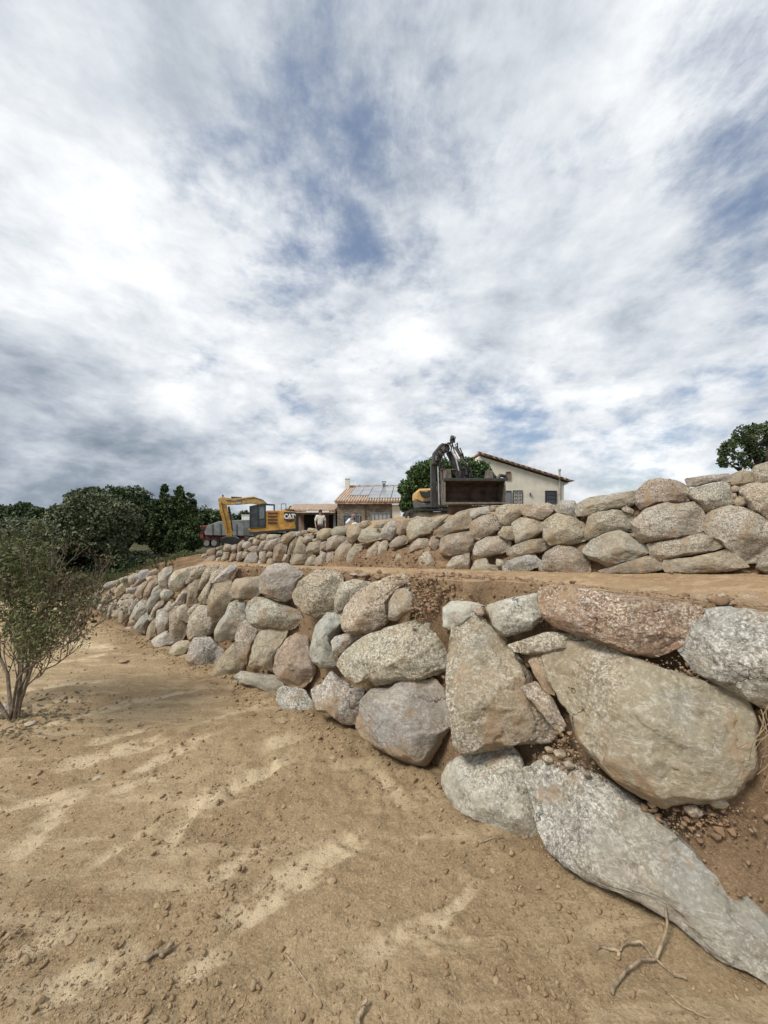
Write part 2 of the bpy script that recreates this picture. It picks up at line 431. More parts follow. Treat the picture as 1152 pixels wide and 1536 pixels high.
# wheel ruts running along the terrace in front of the upper wall
rv = np.repeat(np.arange(nr), nc)
ter = kd == 1
trow = np.zeros(nr); ti = [i for i, q in enumerate(kindrow) if q[1] == 1]
for n_, i in enumerate(ti): trow[i] = n_ / (len(ti) - 1)
tv = trow[rv]
wob = .02 * fbm(np.c_[np.tile(np.arange(nc) / 40., nr), rv * 0, rv * 0 + 3], 2)
for c0 in (.50, .60, .74, .83, .90):
    flatp[ter, 2] -= .05 * np.exp(-((tv[ter] - c0 + wob[ter]) / .018) ** 2)
    flatp[ter, 2] += .03 * np.exp(-((tv[ter] - c0 - .04 + wob[ter]) / .016) ** 2)
# spoil heap behind the upper wall
kk = kd == 3
flatp[kk, 2] += .30 * np.exp(-((flatp[kk, 0] - .35) ** 2 / .5 + (flatp[kk, 1] - 12.1) ** 2 / .3))
idx = np.arange(nr * nc).reshape(nr, nc)
faces = np.stack([idx[:-1, :-1], idx[1:, :-1], idx[1:, 1:], idx[:-1, 1:]], -1).reshape(-1, 4)
terr = link_mesh('terraced_ground', flatp, faces, TERR, smooth=True)
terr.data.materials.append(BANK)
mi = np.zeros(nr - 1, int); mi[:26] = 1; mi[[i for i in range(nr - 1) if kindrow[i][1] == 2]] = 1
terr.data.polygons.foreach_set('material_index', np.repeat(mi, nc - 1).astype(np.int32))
tag(terr, kind='structure')
gr_ = np.where(kd == 3, sst(9.5, 12, flatp[:, 1]) * sst(2.5, 4, flatp[:, 0]) * .85 + sst(16, 20, flatp[:, 1]) * .35, 0) + sst(.62, .80, (-flatp[:, 0] - 7.2) / 6 + (flatp[:, 1] - 12) / 14) * (kd >= 1)
at = terr.data.attributes.new('grassy', 'FLOAT', 'POINT'); at.data.foreach_set('value', gr_.clip(0, 1).astype(np.float32))
TGRID = flatp.reshape(nr, nc, 3)
_tf = flatp[kd >= 1]
def terrain_z(x, y):
    d = (_tf[:, 0] - x) ** 2 + (_tf[:, 1] - y) ** 2
    i = np.argpartition(d, 4)[:4]
    if d[i].min() > 2.0: return float(base_z(x, y))
    w = 1 / (d[i] + 1e-4)
    return max(float((w * _tf[i, 2]).sum() / w.sum()), float(base_z(x, y)))

# ------------------------------------------------------------------ lower ground
def spaced(lo, hi, fine, cen=0.0, k=.045):
    a = [cen]
    while a[-1] < hi: a.append(a[-1] + max(fine, k * abs(a[-1] - cen) ** 1.15 * .5))
    b = [cen]
    while b[-1] > lo: b.append(b[-1] - max(fine, k * abs(b[-1] - cen) ** 1.15 * .5))
    return np.array(b[:0:-1] + a)
gx = spaced(-4000, 4000, .016, 0)
gy = [.55]
while gy[-1] < 5000: gy.append(gy[-1] + max(.009, .0085 * gy[-1] ** 1.12))
gy = np.array([-60, -20, -8, -3, -1.2, -.4, 0, .2, .35, .45] + gy)
X, Y = np.meshgrid(gx, gy); fx, fy = X.ravel(), Y.ravel()
z = base_z(fx, fy)
near = sst(22, 8, np.hypot(fx, fy))
pt = np.c_[fx, fy, fx * 0]
def g2(px, py):
    d = EZ / ((py - HY) / F - .08); return np.array([(px - CX) / F * d, d])
# strips of soil packed and rubbed pale by tracks: (x0,y0,x1,y1,half width m)
STR = [(350, 1385, 535, 1255, .085), (300, 1205, 425, 1140, .06), (95, 1150, 245, 1112, .10), (75, 955, 165, 975, .12), (60, 1000, 175, 980, .09), (0, 1040, 160, 1022, .05),
       (0, 1068, 120, 1052, .05), (60, 1092, 180, 1062, .05), (130, 1118, 215, 1095, .06), (180, 1060, 290, 1035, .05), (400, 1120, 440, 1105, .10), (165, 1190, 230, 1168, .05),
       (320, 1320, 372, 1285, .05), (20, 1290, 120, 1180, .06), (560, 1420, 640, 1380, .04), (700, 1340, 640, 1400, .03), (250, 1480, 330, 1440, .05), (140, 1300, 215, 1250, .03), (0, 1215, 100, 1190, .06), (60, 1500, 190, 1440, .07), (255, 1260, 300, 1190, .04),
       (200, 1160, 320, 1105, .05), (0, 985, 120, 962, .05), (20, 1440, 100, 1400, .05), (560, 1160, 600, 1200, .05), (290, 1090, 420, 1050, .04)]
wx = fx + .045 * fbm(pt * 2.4, 4) + .012 * fbm(pt * 14, 2); wy = fy + .045 * fbm(pt * 2.4 + 9, 4) + .012 * fbm(pt * 14 + 5, 2)
packed = np.zeros(len(fx)); edgev = np.zeros(len(fx))
for x0, y0, x1, y1, hw in STR:
    a, b = g2(x0, y0), g2(x1, y1); ab = b - a; L = np.linalg.norm(ab); u = ab / L
    s = (wx - a[0]) * u[0] + (wy - a[1]) * u[1]; t = -(wx - a[0]) * u[1] + (wy - a[1]) * u[0]
    m = sst(1.25, .75, np.abs(t) / hw) * sst(-.12, .08, s) * sst(L + .12, L - .08, s)
    packed = np.maximum(packed, m)
    edgev += .010 * np.exp(-((np.abs(t) - hw * 1.1) / .018) ** 2) * sst(-.1, .1, s) * sst(L + .1, L - .1, s)
# grouser ridges left by a tracked machine
rid = np.zeros(len(fx))
for x0, y0, x1, y1, hw, per in ((300, 1400, 200, 1240, .22, .10), (620, 1480, 700, 1320, .16, .13), (240, 1130, 20, 1060, .35, .19), (480, 1330, 560, 1220, .2, .11), (60, 1010, 200, 1080, .5, .24), (800, 1400, 900, 1470, .14, .06), (160, 1500, 60, 1330, .2, .09), (420, 1250, 330, 1130, .2, .11), (380, 1100, 180, 1030, .3, .16), (520, 1420, 440, 1330, .15, .08), (650, 1300, 560, 1230, .14, .10), (110, 1240, 20, 1150, .25, .14), (300, 1000, 160, 950, .5, .25)):
    a, b = g2(x0, y0), g2(x1, y1); ab = b - a; L = np.linalg.norm(ab); u = ab / L
    s = (wx - a[0]) * u[0] + (wy - a[1]) * u[1]; t = -(wx - a[0]) * u[1] + (wy - a[1]) * u[0]
    rid += sst(1.2, .8, np.abs(t) / hw) * sst(-.1, .1, s) * sst(L + .1, L - .1, s) * np.maximum(0, np.sin(2 * math.pi * s / per)) ** 2 * (.5 + fbm(pt * 5 + 3, 2))
rough = fbm(pt * 5.5, 5, .6); fine = fbm(pt * 34 + 7, 3, .6)
patch = sst(-.25, .35, fbm(pt * .9 + 4, 3))
z += near * (.045 * fbm(pt * .55 + 2, 3) + (.020 + .024 * patch) * rough + .009 * fine * (1 + patch) + .020 * np.clip(rid, 0, 1) + edgev - .008 * packed)
z -= near * .004 * np.maximum(0, fbm(pt * 11 + 8, 2))
# soil pushed up against the foot of the lower wall
fd = np.full(len(fx), 9.0)
sel = (np.hypot(fx, fy) < 16)
P2 = np.c_[fx[sel], fy[sel]]; best = np.full(len(P2), 9.0)
for q in LF[::3, :2]:
    best = np.minimum(best, np.hypot(P2[:, 0] - q[0], P2[:, 1] - q[1]))
fd[sel] = best
foot = np.exp(-(fd / .16) ** 2)
z += foot * (.035 + .05 * fbm(pt * 4 + 1, 3))
idx = np.arange(len(fx)).reshape(X.shape)
faces = np.stack([idx[:-1, :-1], idx[:-1, 1:], idx[1:, 1:], idx[1:, :-1]], -1).reshape(-1, 4)
ground = link_mesh('ground', np.c_[fx, fy, z], faces, SOIL, smooth=True)
at = ground.data.attributes.new('packed', 'FLOAT', 'POINT'); at.data.foreach_set('value', packed.astype(np.float32))
at = ground.data.attributes.new('dark_soil', 'FLOAT', 'POINT'); at.data.foreach_set('value', (np.exp(-(fd / .30) ** 2) * (.5 + fbm(pt * 2.5, 3)) + .25 * sst(.05, .5, fbm(pt * .7 + 40, 3))).clip(0, 1).astype(np.float32))  # soil colour goes darker towards the wall foot and in scattered patches
tag(ground, kind='structure')
at = ground.data.attributes.new('grassy', 'FLOAT', 'POINT'); at.data.foreach_set('value', sst(13, 19, np.hypot(fx, fy) + 1.5 * fbm(pt * .3, 3)).astype(np.float32))
GX, GY, GZ = gx, gy, z.reshape(X.shape)
def ground_z(x, y):
    i = int(np.clip(np.searchsorted(GY, y) - 1, 0, len(GY) - 2)); j = int(np.clip(np.searchsorted(GX, x) - 1, 0, len(GX) - 2))
    a = (y - GY[i]) / (GY[i + 1] - GY[i]); b = (x - GX[j]) / (GX[j + 1] - GX[j])
    return float((GZ[i, j] * (1 - b) + GZ[i, j + 1] * b) * (1 - a) + (GZ[i + 1, j] * (1 - b) + GZ[i + 1, j + 1] * b) * a)

# ------------------------------------------------------------------ boulders
def ico(level):
    import bmesh
    bm = bmesh.new(); bmesh.ops.create_icosphere(bm, subdivisions=level, radius=1)
    v = np.array([a.co[:] for a in bm.verts]); f = np.array([[a.index for a in q.verts] for q in bm.faces])
    bm.free(); return v / np.linalg.norm(v, axis=1)[:, None], f
ICO = {k: ico(k) for k in (1, 2, 3, 4, 5, 6, 7)}
class Face:
    """a leaning wall face between a foot line and a top line; gives the point that a line of sight meets"""
    def __init__(s, foot, top, n):
        s.P = np.stack([foot * (1 - t) + top * t for t in np.linspace(-.12, 1.12, 90)]).reshape(-1, 3)
        s.uv = np.stack(np.meshgrid(np.linspace(-.12, 1.12, 90), np.arange(NU), indexing='ij'), -1).reshape(-1, 2)
        s.n = n; s.d = s.P[:, 1].copy()
        g = s.d > .5
        s.P, s.uv, s.d = s.P[g], s.uv[g], s.d[g]
        s.px = CX + F * s.P[:, 0] / s.d; s.py = HY - F * (s.P[:, 2] - EZ) / s.d
    def hit(s, px, py):
        d = (s.px - px) ** 2 + (s.py - py) ** 2
        i = np.argpartition(d, 4)[:4]; w = 1 / (d[i] + .01)
        dep = (w * s.d[i]).sum() / w.sum(); uv = (w[:, None] * s.uv[i]).sum(0) / w.sum()
        n = s.n[int(uv[1])]
        return P(px, py, dep), Vector((-n[0], -n[1], .28)).normalized(), uv
LOWF, UPF = Face(LF, LT, LN), Face(UF, UT, UN)

def ray_radius(poly, ang):
    """distance from the origin to a polygon's outline along each angle"""
    a = poly; b = np.roll(poly, -1, 0); dx, dy = np.cos(ang), np.sin(ang)
    e = b - a
    den = dx[:, None] * e[None, :, 1] - dy[:, None] * e[None, :, 0]
    den = np.where(np.abs(den) < 1e-9, 1e-9, den)
    t = (a[None, :, 0] * e[None, :, 1] - a[None, :, 1] * e[None, :, 0]) / den
    s = (a[None, :, 0] * dy[:, None] - a[None, :, 1] * dx[:, None]) / den
    t = np.where((s >= -1e-6) & (s <= 1 + 1e-6) & (t > 0), t, 0)
    return t.max(1)
def rock_verts(poly, level, seed, tf, tb, amp=1.0, facets=5, flatf=.80, wide=False):
    """a boulder in its own frame: the outline in x,y; z towards the viewer"""
    rs = np.random.RandomState(seed)
    poly = np.asarray(poly, float)
    A = np.cov(poly.T) + np.eye(2) * 1e-6; w, V = np.linalg.eigh(A)
    S = V @ np.diag(1 / np.sqrt(w)) @ V.T; Si = V @ np.diag(np.sqrt(w)) @ V.T
    q = poly @ S.T
    ang = np.linspace(-math.pi, math.pi, 361); r = ray_radius(q, ang[:-1]); 
    r = np.where(r <= 0, np.median(r), r)
    r = np.convolve(np.r_[r[-1:], r, r[:1]], np.ones(3) / 3, 'valid') * (1.065 if level > 4 and not wide else 1.12); r = np.r_[r, r[0]]
    d, f = ICO[level]
    th = np.arctan2(d[:, 1], d[:, 0]); ph = np.arcsin(np.clip(d[:, 2], -1, 1))
    # profile: straight chamfer up to a nearly flat front, tapering back
    q_ = np.abs(ph) / (math.pi / 2)
    hue = fbm(np.c_[np.cos(th) * 1.3 + seed, np.sin(th) * 1.3, th * 0 + 1.7], 2)
    c1 = np.clip(.80 + .30 * hue, .55, .96)              # where the front face begins, differs round the stone
    brk = .38
    cf_ = np.where(q_ < brk, 1 - (1 - c1) * (q_ / brk), c1 * (1 - (q_ - brk) / (1 - brk)))
    sf_ = np.where(q_ < brk, .80 * (q_ / brk) ** .9, .80 + .20 * ((q_ - brk) / (1 - brk)) ** .7)
    cb_ = np.where(q_ < .55, 1 - .14 * (q_ / .55), .86 * (1 - (q_ - .55) / .45)); sb_ = np.where(q_ < .55, .85 * q_ / .55, .85 + .15 * (q_ - .55) / .45)
    c = np.where(ph > 0, cf_, cb_); s = np.where(ph > 0, sf_, -sb_)
    rr = np.interp(th, ang, r)
    xy = np.c_[np.cos(th) * rr * c, np.sin(th) * rr * c] @ Si.T
    zz = np.where(s > 0, s * tf, s * tb)
    xy *= np.where(s < 0, 1 - .22 * (-s), 1)[:, None]
    v = np.c_[xy, zz]
    rad = math.sqrt(abs(np.linalg.det(Si))) * 1.4
    # broken planes
    for i in range(facets + 1):
        az = rs.uniform(0, 2 * math.pi); e_ = rs.uniform(44, 72) if i else rs.uniform(64, 86); el = R(e_)
        n = np.array([math.cos(az) * math.cos(el), math.sin(az) * math.cos(el), math.sin(el)])
        if i in (1, 2, 3, 4): e_ = rs.uniform(46, 62); el = R(e_); az = R((rs.uniform(-80, -5), rs.uniform(70, 130), rs.uniform(130, 200), rs.uniform(-10, 60))[i - 1]); n = np.array([math.cos(az) * math.cos(el), math.sin(az) * math.cos(el), math.sin(el)])
        dd = v @ n; lim = dd.max() * (rs.uniform(.62, .80) if i in (1, 2, 3, 4) else rs.uniform(.80, .94) if i else flatf)
        top_ = np.maximum((lim - v[:, :2] @ n[:2]) / n[2], tf * .04)     # split off along the plane without moving the outline
        v[:, 2] = np.where(v[:, 2] > top_, top_, v[:, 2])
    o = rs.uniform(0, 50, 3)
    nv = d.copy()
    b = v / rad
    dis = .030 * fbm(b * 1.0 + o, 2, .5) + .020 * (.5 - np.abs(fbm(b * 2.4 + o, 2, .5)) * 2)
    if level >= 4: dis = dis + .012 * fbm(b * 8 + o, 3, .6)
    if level >= 4: dis = dis - .026 * sst(.14, .18, fbm(b * 2.1 + o + 9, 4, .6))
    if level >= 5: dis = dis + .006 * fbm(b * 24 + o, 3, .65) - .010 * sst(.20, .23, fbm(b * 5.1 + o + 3, 3, .6))
    v = v + nv * (dis * rad * amp)[:, None]
    return v, f, rad
PALETTE = dict(tan=(.36, .285, .185), khaki=(.355, .30, .215), grey=(.35, .322, .272), blue=(.345, .335, .305), brown=(.27, .205, .145), rust=(.235, .15, .085), pale=(.44, .39, .30),
               pink=(.34, .25, .185), green=(.325, .302, .238), white=(.46, .44, .40), dark=(.17, .13, .10), purple=(.29, .25, .19))
ROCKS = []
def boulder(face, poly_px, colour, seed, name='boulder'):
    pp = np.array(poly_px, float)
    # area centroid
    x, y = pp[:, 0], pp[:, 1]; x1, y1 = np.roll(x, -1), np.roll(y, -1); cr_ = x * y1 - x1 * y; A = cr_.sum() / 2
    cx, cy = ((x + x1) * cr_).sum() / (6 * A), ((y + y1) * cr_).sum() / (6 * A)
    c, n, uv = face.hit(cx, cy)
    view = (Vector((0, 0, EZ)) - c).normalized()
    zf = (n + view * 1.15).normalized()
    xf = Vector((0, 0, 1)).cross(zf).normalized(); yf = zf.cross(xf)
    o = Vector((0, 0, EZ)); loc2 = []
    for a, b in pp:
        r_ = Vector(((a - CX) / F, 1, -(b - HY) / F)); t = (c - o).dot(zf) / r_.dot(zf)
        q = o + r_ * t - c; loc2.append((q.dot(xf), q.dot(yf)))
    loc2 = np.array(loc2)
    size_px = math.sqrt(abs(A))
    lvl = 6 if size_px > 120 else 5 if size_px > 42 else 4 if size_px > 16 else 3
    w = np.sqrt(np.linalg.eigvalsh(np.cov(loc2.T)))[0] * 1.45
    col = PALETTE[colour]
    v, f, rad = rock_verts(loc2 * 1.0, lvl, seed, tf=w * .80, tb=w * 1.1, facets=random.Random(seed).choice((7, 9, 11, 13)), wide=face is not LOWF)
    M = np.array([xf, yf, zf])
    back = np.array(zf) * (-.12 * w)
    o_ = link_mesh(name, v @ M + back, f, ROCK, loc=c, smooth=False)
    rr = random.Random(seed + 5); g = rr.uniform(.70, 1.06) * (.84 if face is not LOWF else 1)
    o_.color = tuple(x * g * rr.uniform(.96, 1.04) for x in col) + ((1.0 if uv[0] < .42 else .35) if face is LOWF else (1.0 if uv[0] < .5 and 430 < cx < 720 else .6 if uv[0] < .4 else .2),)
    ROCKS.append(dict(o=o_, px=cx, py=cy, uv=uv, col=colour, face=face, area=abs(A), asp=(pp[:, 0].max() - pp[:, 0].min()) / (pp[:, 1].max() - pp[:, 1].min()), wd=pp[:, 0].max() - pp[:, 0].min()))
    return o_

# outlines measured on enlarged crops of the photograph: (x offset, y offset, enlargement) and then (colour, outline, label)
LOWER = [
((768, 850, 3.0), [
 ('rust', [(130,100),(200,85),(330,105),(480,130),(700,150),(820,165),(850,195),(830,260),(800,310),(740,365),(620,400),(520,385),(340,315),(200,270),(150,230),(130,160)], 'long rust-stained boulder lying on top of the huge speckled boulder'),
 ('khaki', [(148,420),(190,365),(280,345),(390,350),(600,430),(800,500),(960,560),(1050,610),(1085,720),(1080,900),(1000,1010),(880,1045),(690,1078),(620,1050),(500,980),(400,890),(310,780),(280,690),(215,590),(170,520)], 'huge speckled granite boulder with a grey flank, largest in the lower wall'),
 ('blue', [(860,200),(1000,190),(1152,215),(1300,260),(1350,500),(1300,700),(1152,640),(1040,580),(900,510),(830,470),(760,370),(790,340),(820,250)], 'grey-white crystalline boulder with flat top beside the rust-stained boulder'),
]),
((620, 840, 2.165), [
 ('khaki', [(310,275),(350,262),(430,235),(530,240),(565,258),(520,285),(430,302),(370,305),(330,298)], 'thin flat slab wedged under the rust-stained boulder and topped with red soil'),
 ('blue', [(237,150),(300,125),(410,108),(418,180),(380,225),(300,245),(260,215)], 'blue-grey wedge-shaped stone touching the near end of the rust-stained boulder'),
 ('white', [(98,155),(125,135),(180,138),(225,150),(200,175),(165,200),(125,228),(100,215)], 'small whitish stone at the shoulder of the tall pear-shaped boulder'),
 ('pink', [(190,160),(220,153),(232,175),(215,182)], 'tiny red stone between the whitish stone and the blue-grey wedge'),
 ('khaki', [(150,180),(180,167),(215,180),(260,240),(310,280),(350,340),(400,430),(465,510),(468,550),(430,585),(300,600),(180,625),(145,610),(130,520),(118,400),(115,270),(130,215)], 'tall pear-shaped khaki boulder narrowing to the top, beside the huge speckled boulder'),
 ('brown', [(375,330),(410,310),(430,330),(445,380),(458,435),(430,430),(400,380)], 'small reddish stone in the gap between pear-shaped and huge speckled boulders'),
 ('brown', [(350,420),(400,400),(450,450),(490,530),(470,560),(420,500)], 'shaded brown stone deep in the gap beside the pear-shaped boulder'),
]),
((620, 1120, 2.165), [
 ('grey', [(95,100),(120,50),(200,20),(320,5),(345,40),(370,130),(400,200),(415,270),(370,310),(300,285),(200,250),(140,200),(105,150)], 'rounded cracked boulder at ground level directly under the pear-shaped boulder'),
 ('grey', [(370,90),(420,55),(560,80),(640,120),(760,200),(900,320),(965,390),(1075,465),(1170,560),(1400,800),(1560,980),(1500,1040),(1300,880),(1152,765),(1050,712),(950,650),(850,560),(760,515),(640,450),(520,410),(450,345),(420,280),(395,180)], 'long sloping slab boulder half sunk in the ground, nearest of all'),
 ('grey', [(1090,270),(1152,240),(1250,260),(1260,420),(1152,400),(1110,340)], 'greyish boulder half buried in the soil bank below the huge speckled boulder'),
 ('brown', [(1060,330),(1100,340),(1115,380),(1090,410),(1070,370)], 'small flat brown stone sticking out of the soil bank'),
]),
((400, 840, 3.6), [
 ('khaki', [(385,560),(400,520),(480,450),(560,400),(680,360),(820,320),(880,335),(970,340),(990,400),(1000,500),(985,580),(900,620),(800,650),(620,672),(575,670),(545,640),(490,675),(420,610)], 'large khaki lozenge-shaped boulder beside the pear-shaped boulder'),
 ('grey', [(480,900),(500,830),(505,770),(560,700),(650,700),(720,660),(900,650),(940,700),(975,780),(1000,850),(960,930),(910,1010),(850,1110),(800,1105),(700,1060),(600,1010),(510,950)], 'big grey block directly below the khaki lozenge-shaped boulder'),
 ('grey', [(240,700),(300,670),(345,605),(400,650),(470,690),(520,700),(505,780),(480,880),(420,885),(350,830),(270,815),(250,760)], 'grey notched boulder at the side of the big grey block'),
 ('grey', [(60,700),(90,685),(200,700),(240,760),(270,820),(300,900),(200,890),(100,850),(50,760)], 'pale grey boulder with its foot buried in mud below the brown upright one'),
 ('brown', [(38,600),(50,520),(100,430),(150,400),(215,420),(235,520),(260,590),(230,650),(180,695),(130,690),(60,640)], 'upright ochre-brown boulder with flat face and soil on its top'),
 ('blue', [(230,500),(245,420),(260,360),(320,290),(400,285),(395,340),(360,400),(350,450),(385,520),(370,570),(290,578),(240,540)], 'knobbly grey boulder beside the upright ochre-brown one'),
 ('grey', [(350,440),(370,415),(430,400),(520,400),(490,430),(430,480),(390,518),(360,490)], 'small grey stone tucked over the narrow end of the khaki lozenge-shaped boulder'),
 ('tan', [(135,200),(170,120),(260,60),(340,52),(400,80),(412,130),(390,200),(365,280),(270,308),(220,290),(160,240)], 'egg-shaped golden tan boulder at the top of the lower wall'),
 ('purple', [(368,270),(370,200),(400,130),(470,108),(560,125),(500,170),(430,240),(395,285)], 'brown wedge stone between the egg-shaped and the blue-topped boulders'),
 ('tan', [(395,330),(420,260),(470,190),(560,130),(660,90),(720,78),(775,115),(700,160),(665,230),(660,310),(640,340),(580,380),(480,395),(430,385)], 'large slanting boulder with a blue-grey upper end in the lower wall'),
 ('purple', [(661,310),(665,230),(700,165),(780,150),(850,170),(860,215),(820,260),(740,290),(700,322)], 'smaller wedge boulder leaning on the blue-topped slanting boulder'),
]),
((280, 830, 4.8), [
 ('grey', [(525,270),(530,180),(580,100),(650,70),(720,75),(800,130),(845,150),(800,180),(770,250),(750,320),(700,345),(620,315),(545,290)], 'angular light grey boulder next to the egg-shaped golden one'),
 ('green', [(420,400),(440,350),(500,318),(600,330),(700,370),(800,410),(822,460),(790,520),(740,550),(640,535),(560,545),(480,530),(440,470)], 'oblong green-grey boulder below the angular light grey one'),
 ('blue', [(360,360),(390,340),(425,350),(420,400),(430,445),(390,415)], 'small blue-grey stone at the end of the oblong green-grey boulder'),
 ('grey', [(200,560),(230,500),(290,430),(290,380),(360,345),(380,400),(430,470),(380,530),(350,600),(230,630),(210,620)], None),
 ('khaki', [(440,810),(470,720),(500,590),(540,550),(640,538),(720,560),(690,640),(650,720),(610,850),(540,820),(470,830)], 'two-faced block with a shaded side below the oblong green-grey boulder'),
 ('brown', [(355,590),(375,520),(420,490),(500,560),(490,640),(460,720),(430,800),(390,750),(360,660)], None),
 ('tan', [(185,900),(200,820),(270,720),(350,640),(375,700),(410,800),(400,840),(340,900),(250,940)], None),
 ('grey', [(340,900),(400,850),(520,870),(640,880),(690,950),(640,1010),(560,990),(480,960)], None),
 ('grey', [(0,760),(20,660),(50,610),(160,605),(200,650),(260,700),(240,760),(180,825),(100,830),(20,800)], None),
 ('khaki', [(0,560),(30,470),(80,390),(150,370),(170,450),(215,480),(180,560),(130,600),(60,600),(20,630)], None),
 ('brown', [(155,370),(180,260),(210,200),(300,190),(330,250),(340,310),(310,380),(260,440),(215,480),(170,450)], None),
 ('khaki', [(315,290),(345,190),(440,180),(530,170),(530,280),(480,320),(400,330),(340,320)], None),
 ('blue', [(175,210),(250,130),(340,70),(355,100),(310,160),(300,190),(220,205)], 'pale blue-grey pointed slab lying on the top of the lower wall'),
 ('tan', [(85,320),(130,250),(180,180),(175,150),(255,100),(265,130),(200,200),(170,290),(150,355),(100,345)], None),
 ('brown', [(90,230),(110,170),(150,90),(230,85),(190,150),(130,230),(100,260)], None),
 ('brown', [(0,370),(10,240),(60,195),(95,220),(85,290),(75,350),(20,375)], None),
 ('brown', [(0,420),(50,370),(110,360),(60,410),(20,460)], None),
]),
((120, 840, 6.0), [
 ('pale', [(800,180),(850,100),(980,70),(1020,85),(980,140),(940,190),(910,260),(830,275),(800,240)], None),
 ('tan', [(985,150),(1020,70),(1060,42),(1130,55),(1110,110),(1060,165),(960,210),(950,180)], None),
 ('grey', [(850,380),(900,310),(980,220),(1000,250),(950,330),(930,400),(870,420),(800,400)], None),
 ('grey', [(700,130),(760,75),(815,62),(825,100),(800,150),(795,240),(760,265),(715,220)], None),
 ('brown', [(570,340),(580,280),(620,200),(680,170),(700,210),(660,250),(640,300),(600,355)], None),
 ('purple', [(490,310),(520,240),(570,205),(605,200),(570,290),(550,350),(510,330)], None),
 ('blue', [(530,100),(600,88),(625,110),(600,150),(560,190),(500,235),(460,240),(530,180)], None),
 ('pink', [(620,110),(680,75),(695,100),(670,135),(630,138)], None),
 ('purple', [(440,150),(480,120),(525,125),(525,170),(480,215),(440,215)], None),
 ('grey', [(410,260),(470,240),(510,240),(490,290),(430,312)], None),
 ('khaki', [(290,350),(320,270),(370,215),(430,160),(435,230),(390,300),(340,345)], None),
 ('brown', [(180,380),(230,300),(330,220),(310,280),(280,360),(230,395),(190,400)], None),
 ('grey', [(200,240),(250,200),(340,180),(340,205),(290,240),(230,265)], None),
 ('khaki', [(330,400),(390,320),(430,310),(480,330),(460,400),(430,500),(370,570),(345,540),(360,470)], None),
 ('grey', [(430,480),(470,380),(510,340),(525,370),(500,430),(460,490)], None),
 ('grey', [(460,490),(500,420),(560,360),(620,365),(610,420),(590,470),(530,545),(475,530)], None),
 ('blue', [(480,610),(530,530),(590,480),(610,500),(600,560),(580,660),(540,655)], None),
 ('blue', [(600,470),(610,370),(660,300),(720,265),(730,300),(700,370),(640,450)], None),
 ('khaki', [(610,520),(650,460),(700,380),(750,370),(745,420),(690,450),(680,510),(630,545)], None),
 ('tan', [(590,700),(620,600),(670,530),(685,570),(690,680),(630,725)], None),
 ('grey', [(680,560),(690,460),(760,440),(800,470),(800,560),(760,640),(700,670)], None),
 ('brown', [(800,480),(840,450),(880,420),(950,540),(960,640),(900,735),(850,740),(805,650)], None),
 ('white', [(640,730),(700,680),(770,645),(805,670),(860,740),(780,770),(720,800),(680,780)], None),
 ('khaki', [(790,860),(830,770),(900,730),(990,730),(990,780),(930,850),(850,870)], None),
 ('grey', [(720,300),(750,265),(820,275),(840,300),(790,360),(740,360)], None),
 ('grey', [(745,440),(800,370),(860,420),(840,440),(800,470)], None),
 ('khaki', [(850,460),(900,415),(950,400),(990,450),(1000,500),(960,560),(900,530)], None),
 ('grey', [(240,500),(270,400),(310,360),(335,370),(310,430),(260,520)], None),
 ('brown', [(205,490),(230,410),(270,385),(255,440),(225,505)], None),
 ('tan', [(285,500),(290,455),(330,450),(355,480),(340,520),(300,520)], None),
 ('grey', [(150,440),(200,370),(200,400),(180,460)], None),
 ('brown', [(440,560),(450,500),(520,545),(500,600)], None),
 ('grey', [(120,300),(190,230),(210,250),(180,310),(140,340)], None),
 ('blue', [(90,360),(140,340),(180,340),(150,380),(110,400)], None),
 ('grey', [(100,420),(160,390),(180,400),(140,450)], None),
 ('grey', [(75,290),(120,250),(150,260),(110,310)], None),
 ('purple', [(345,170),(440,140),(440,160),(370,205)], None),
 ('tan', [(590,160),(640,140),(690,140),(680,170),(620,195)], None),
 ('grey', [(640,300),(665,250),(705,225),(720,260),(660,300),(645,330)], None),
]),
]
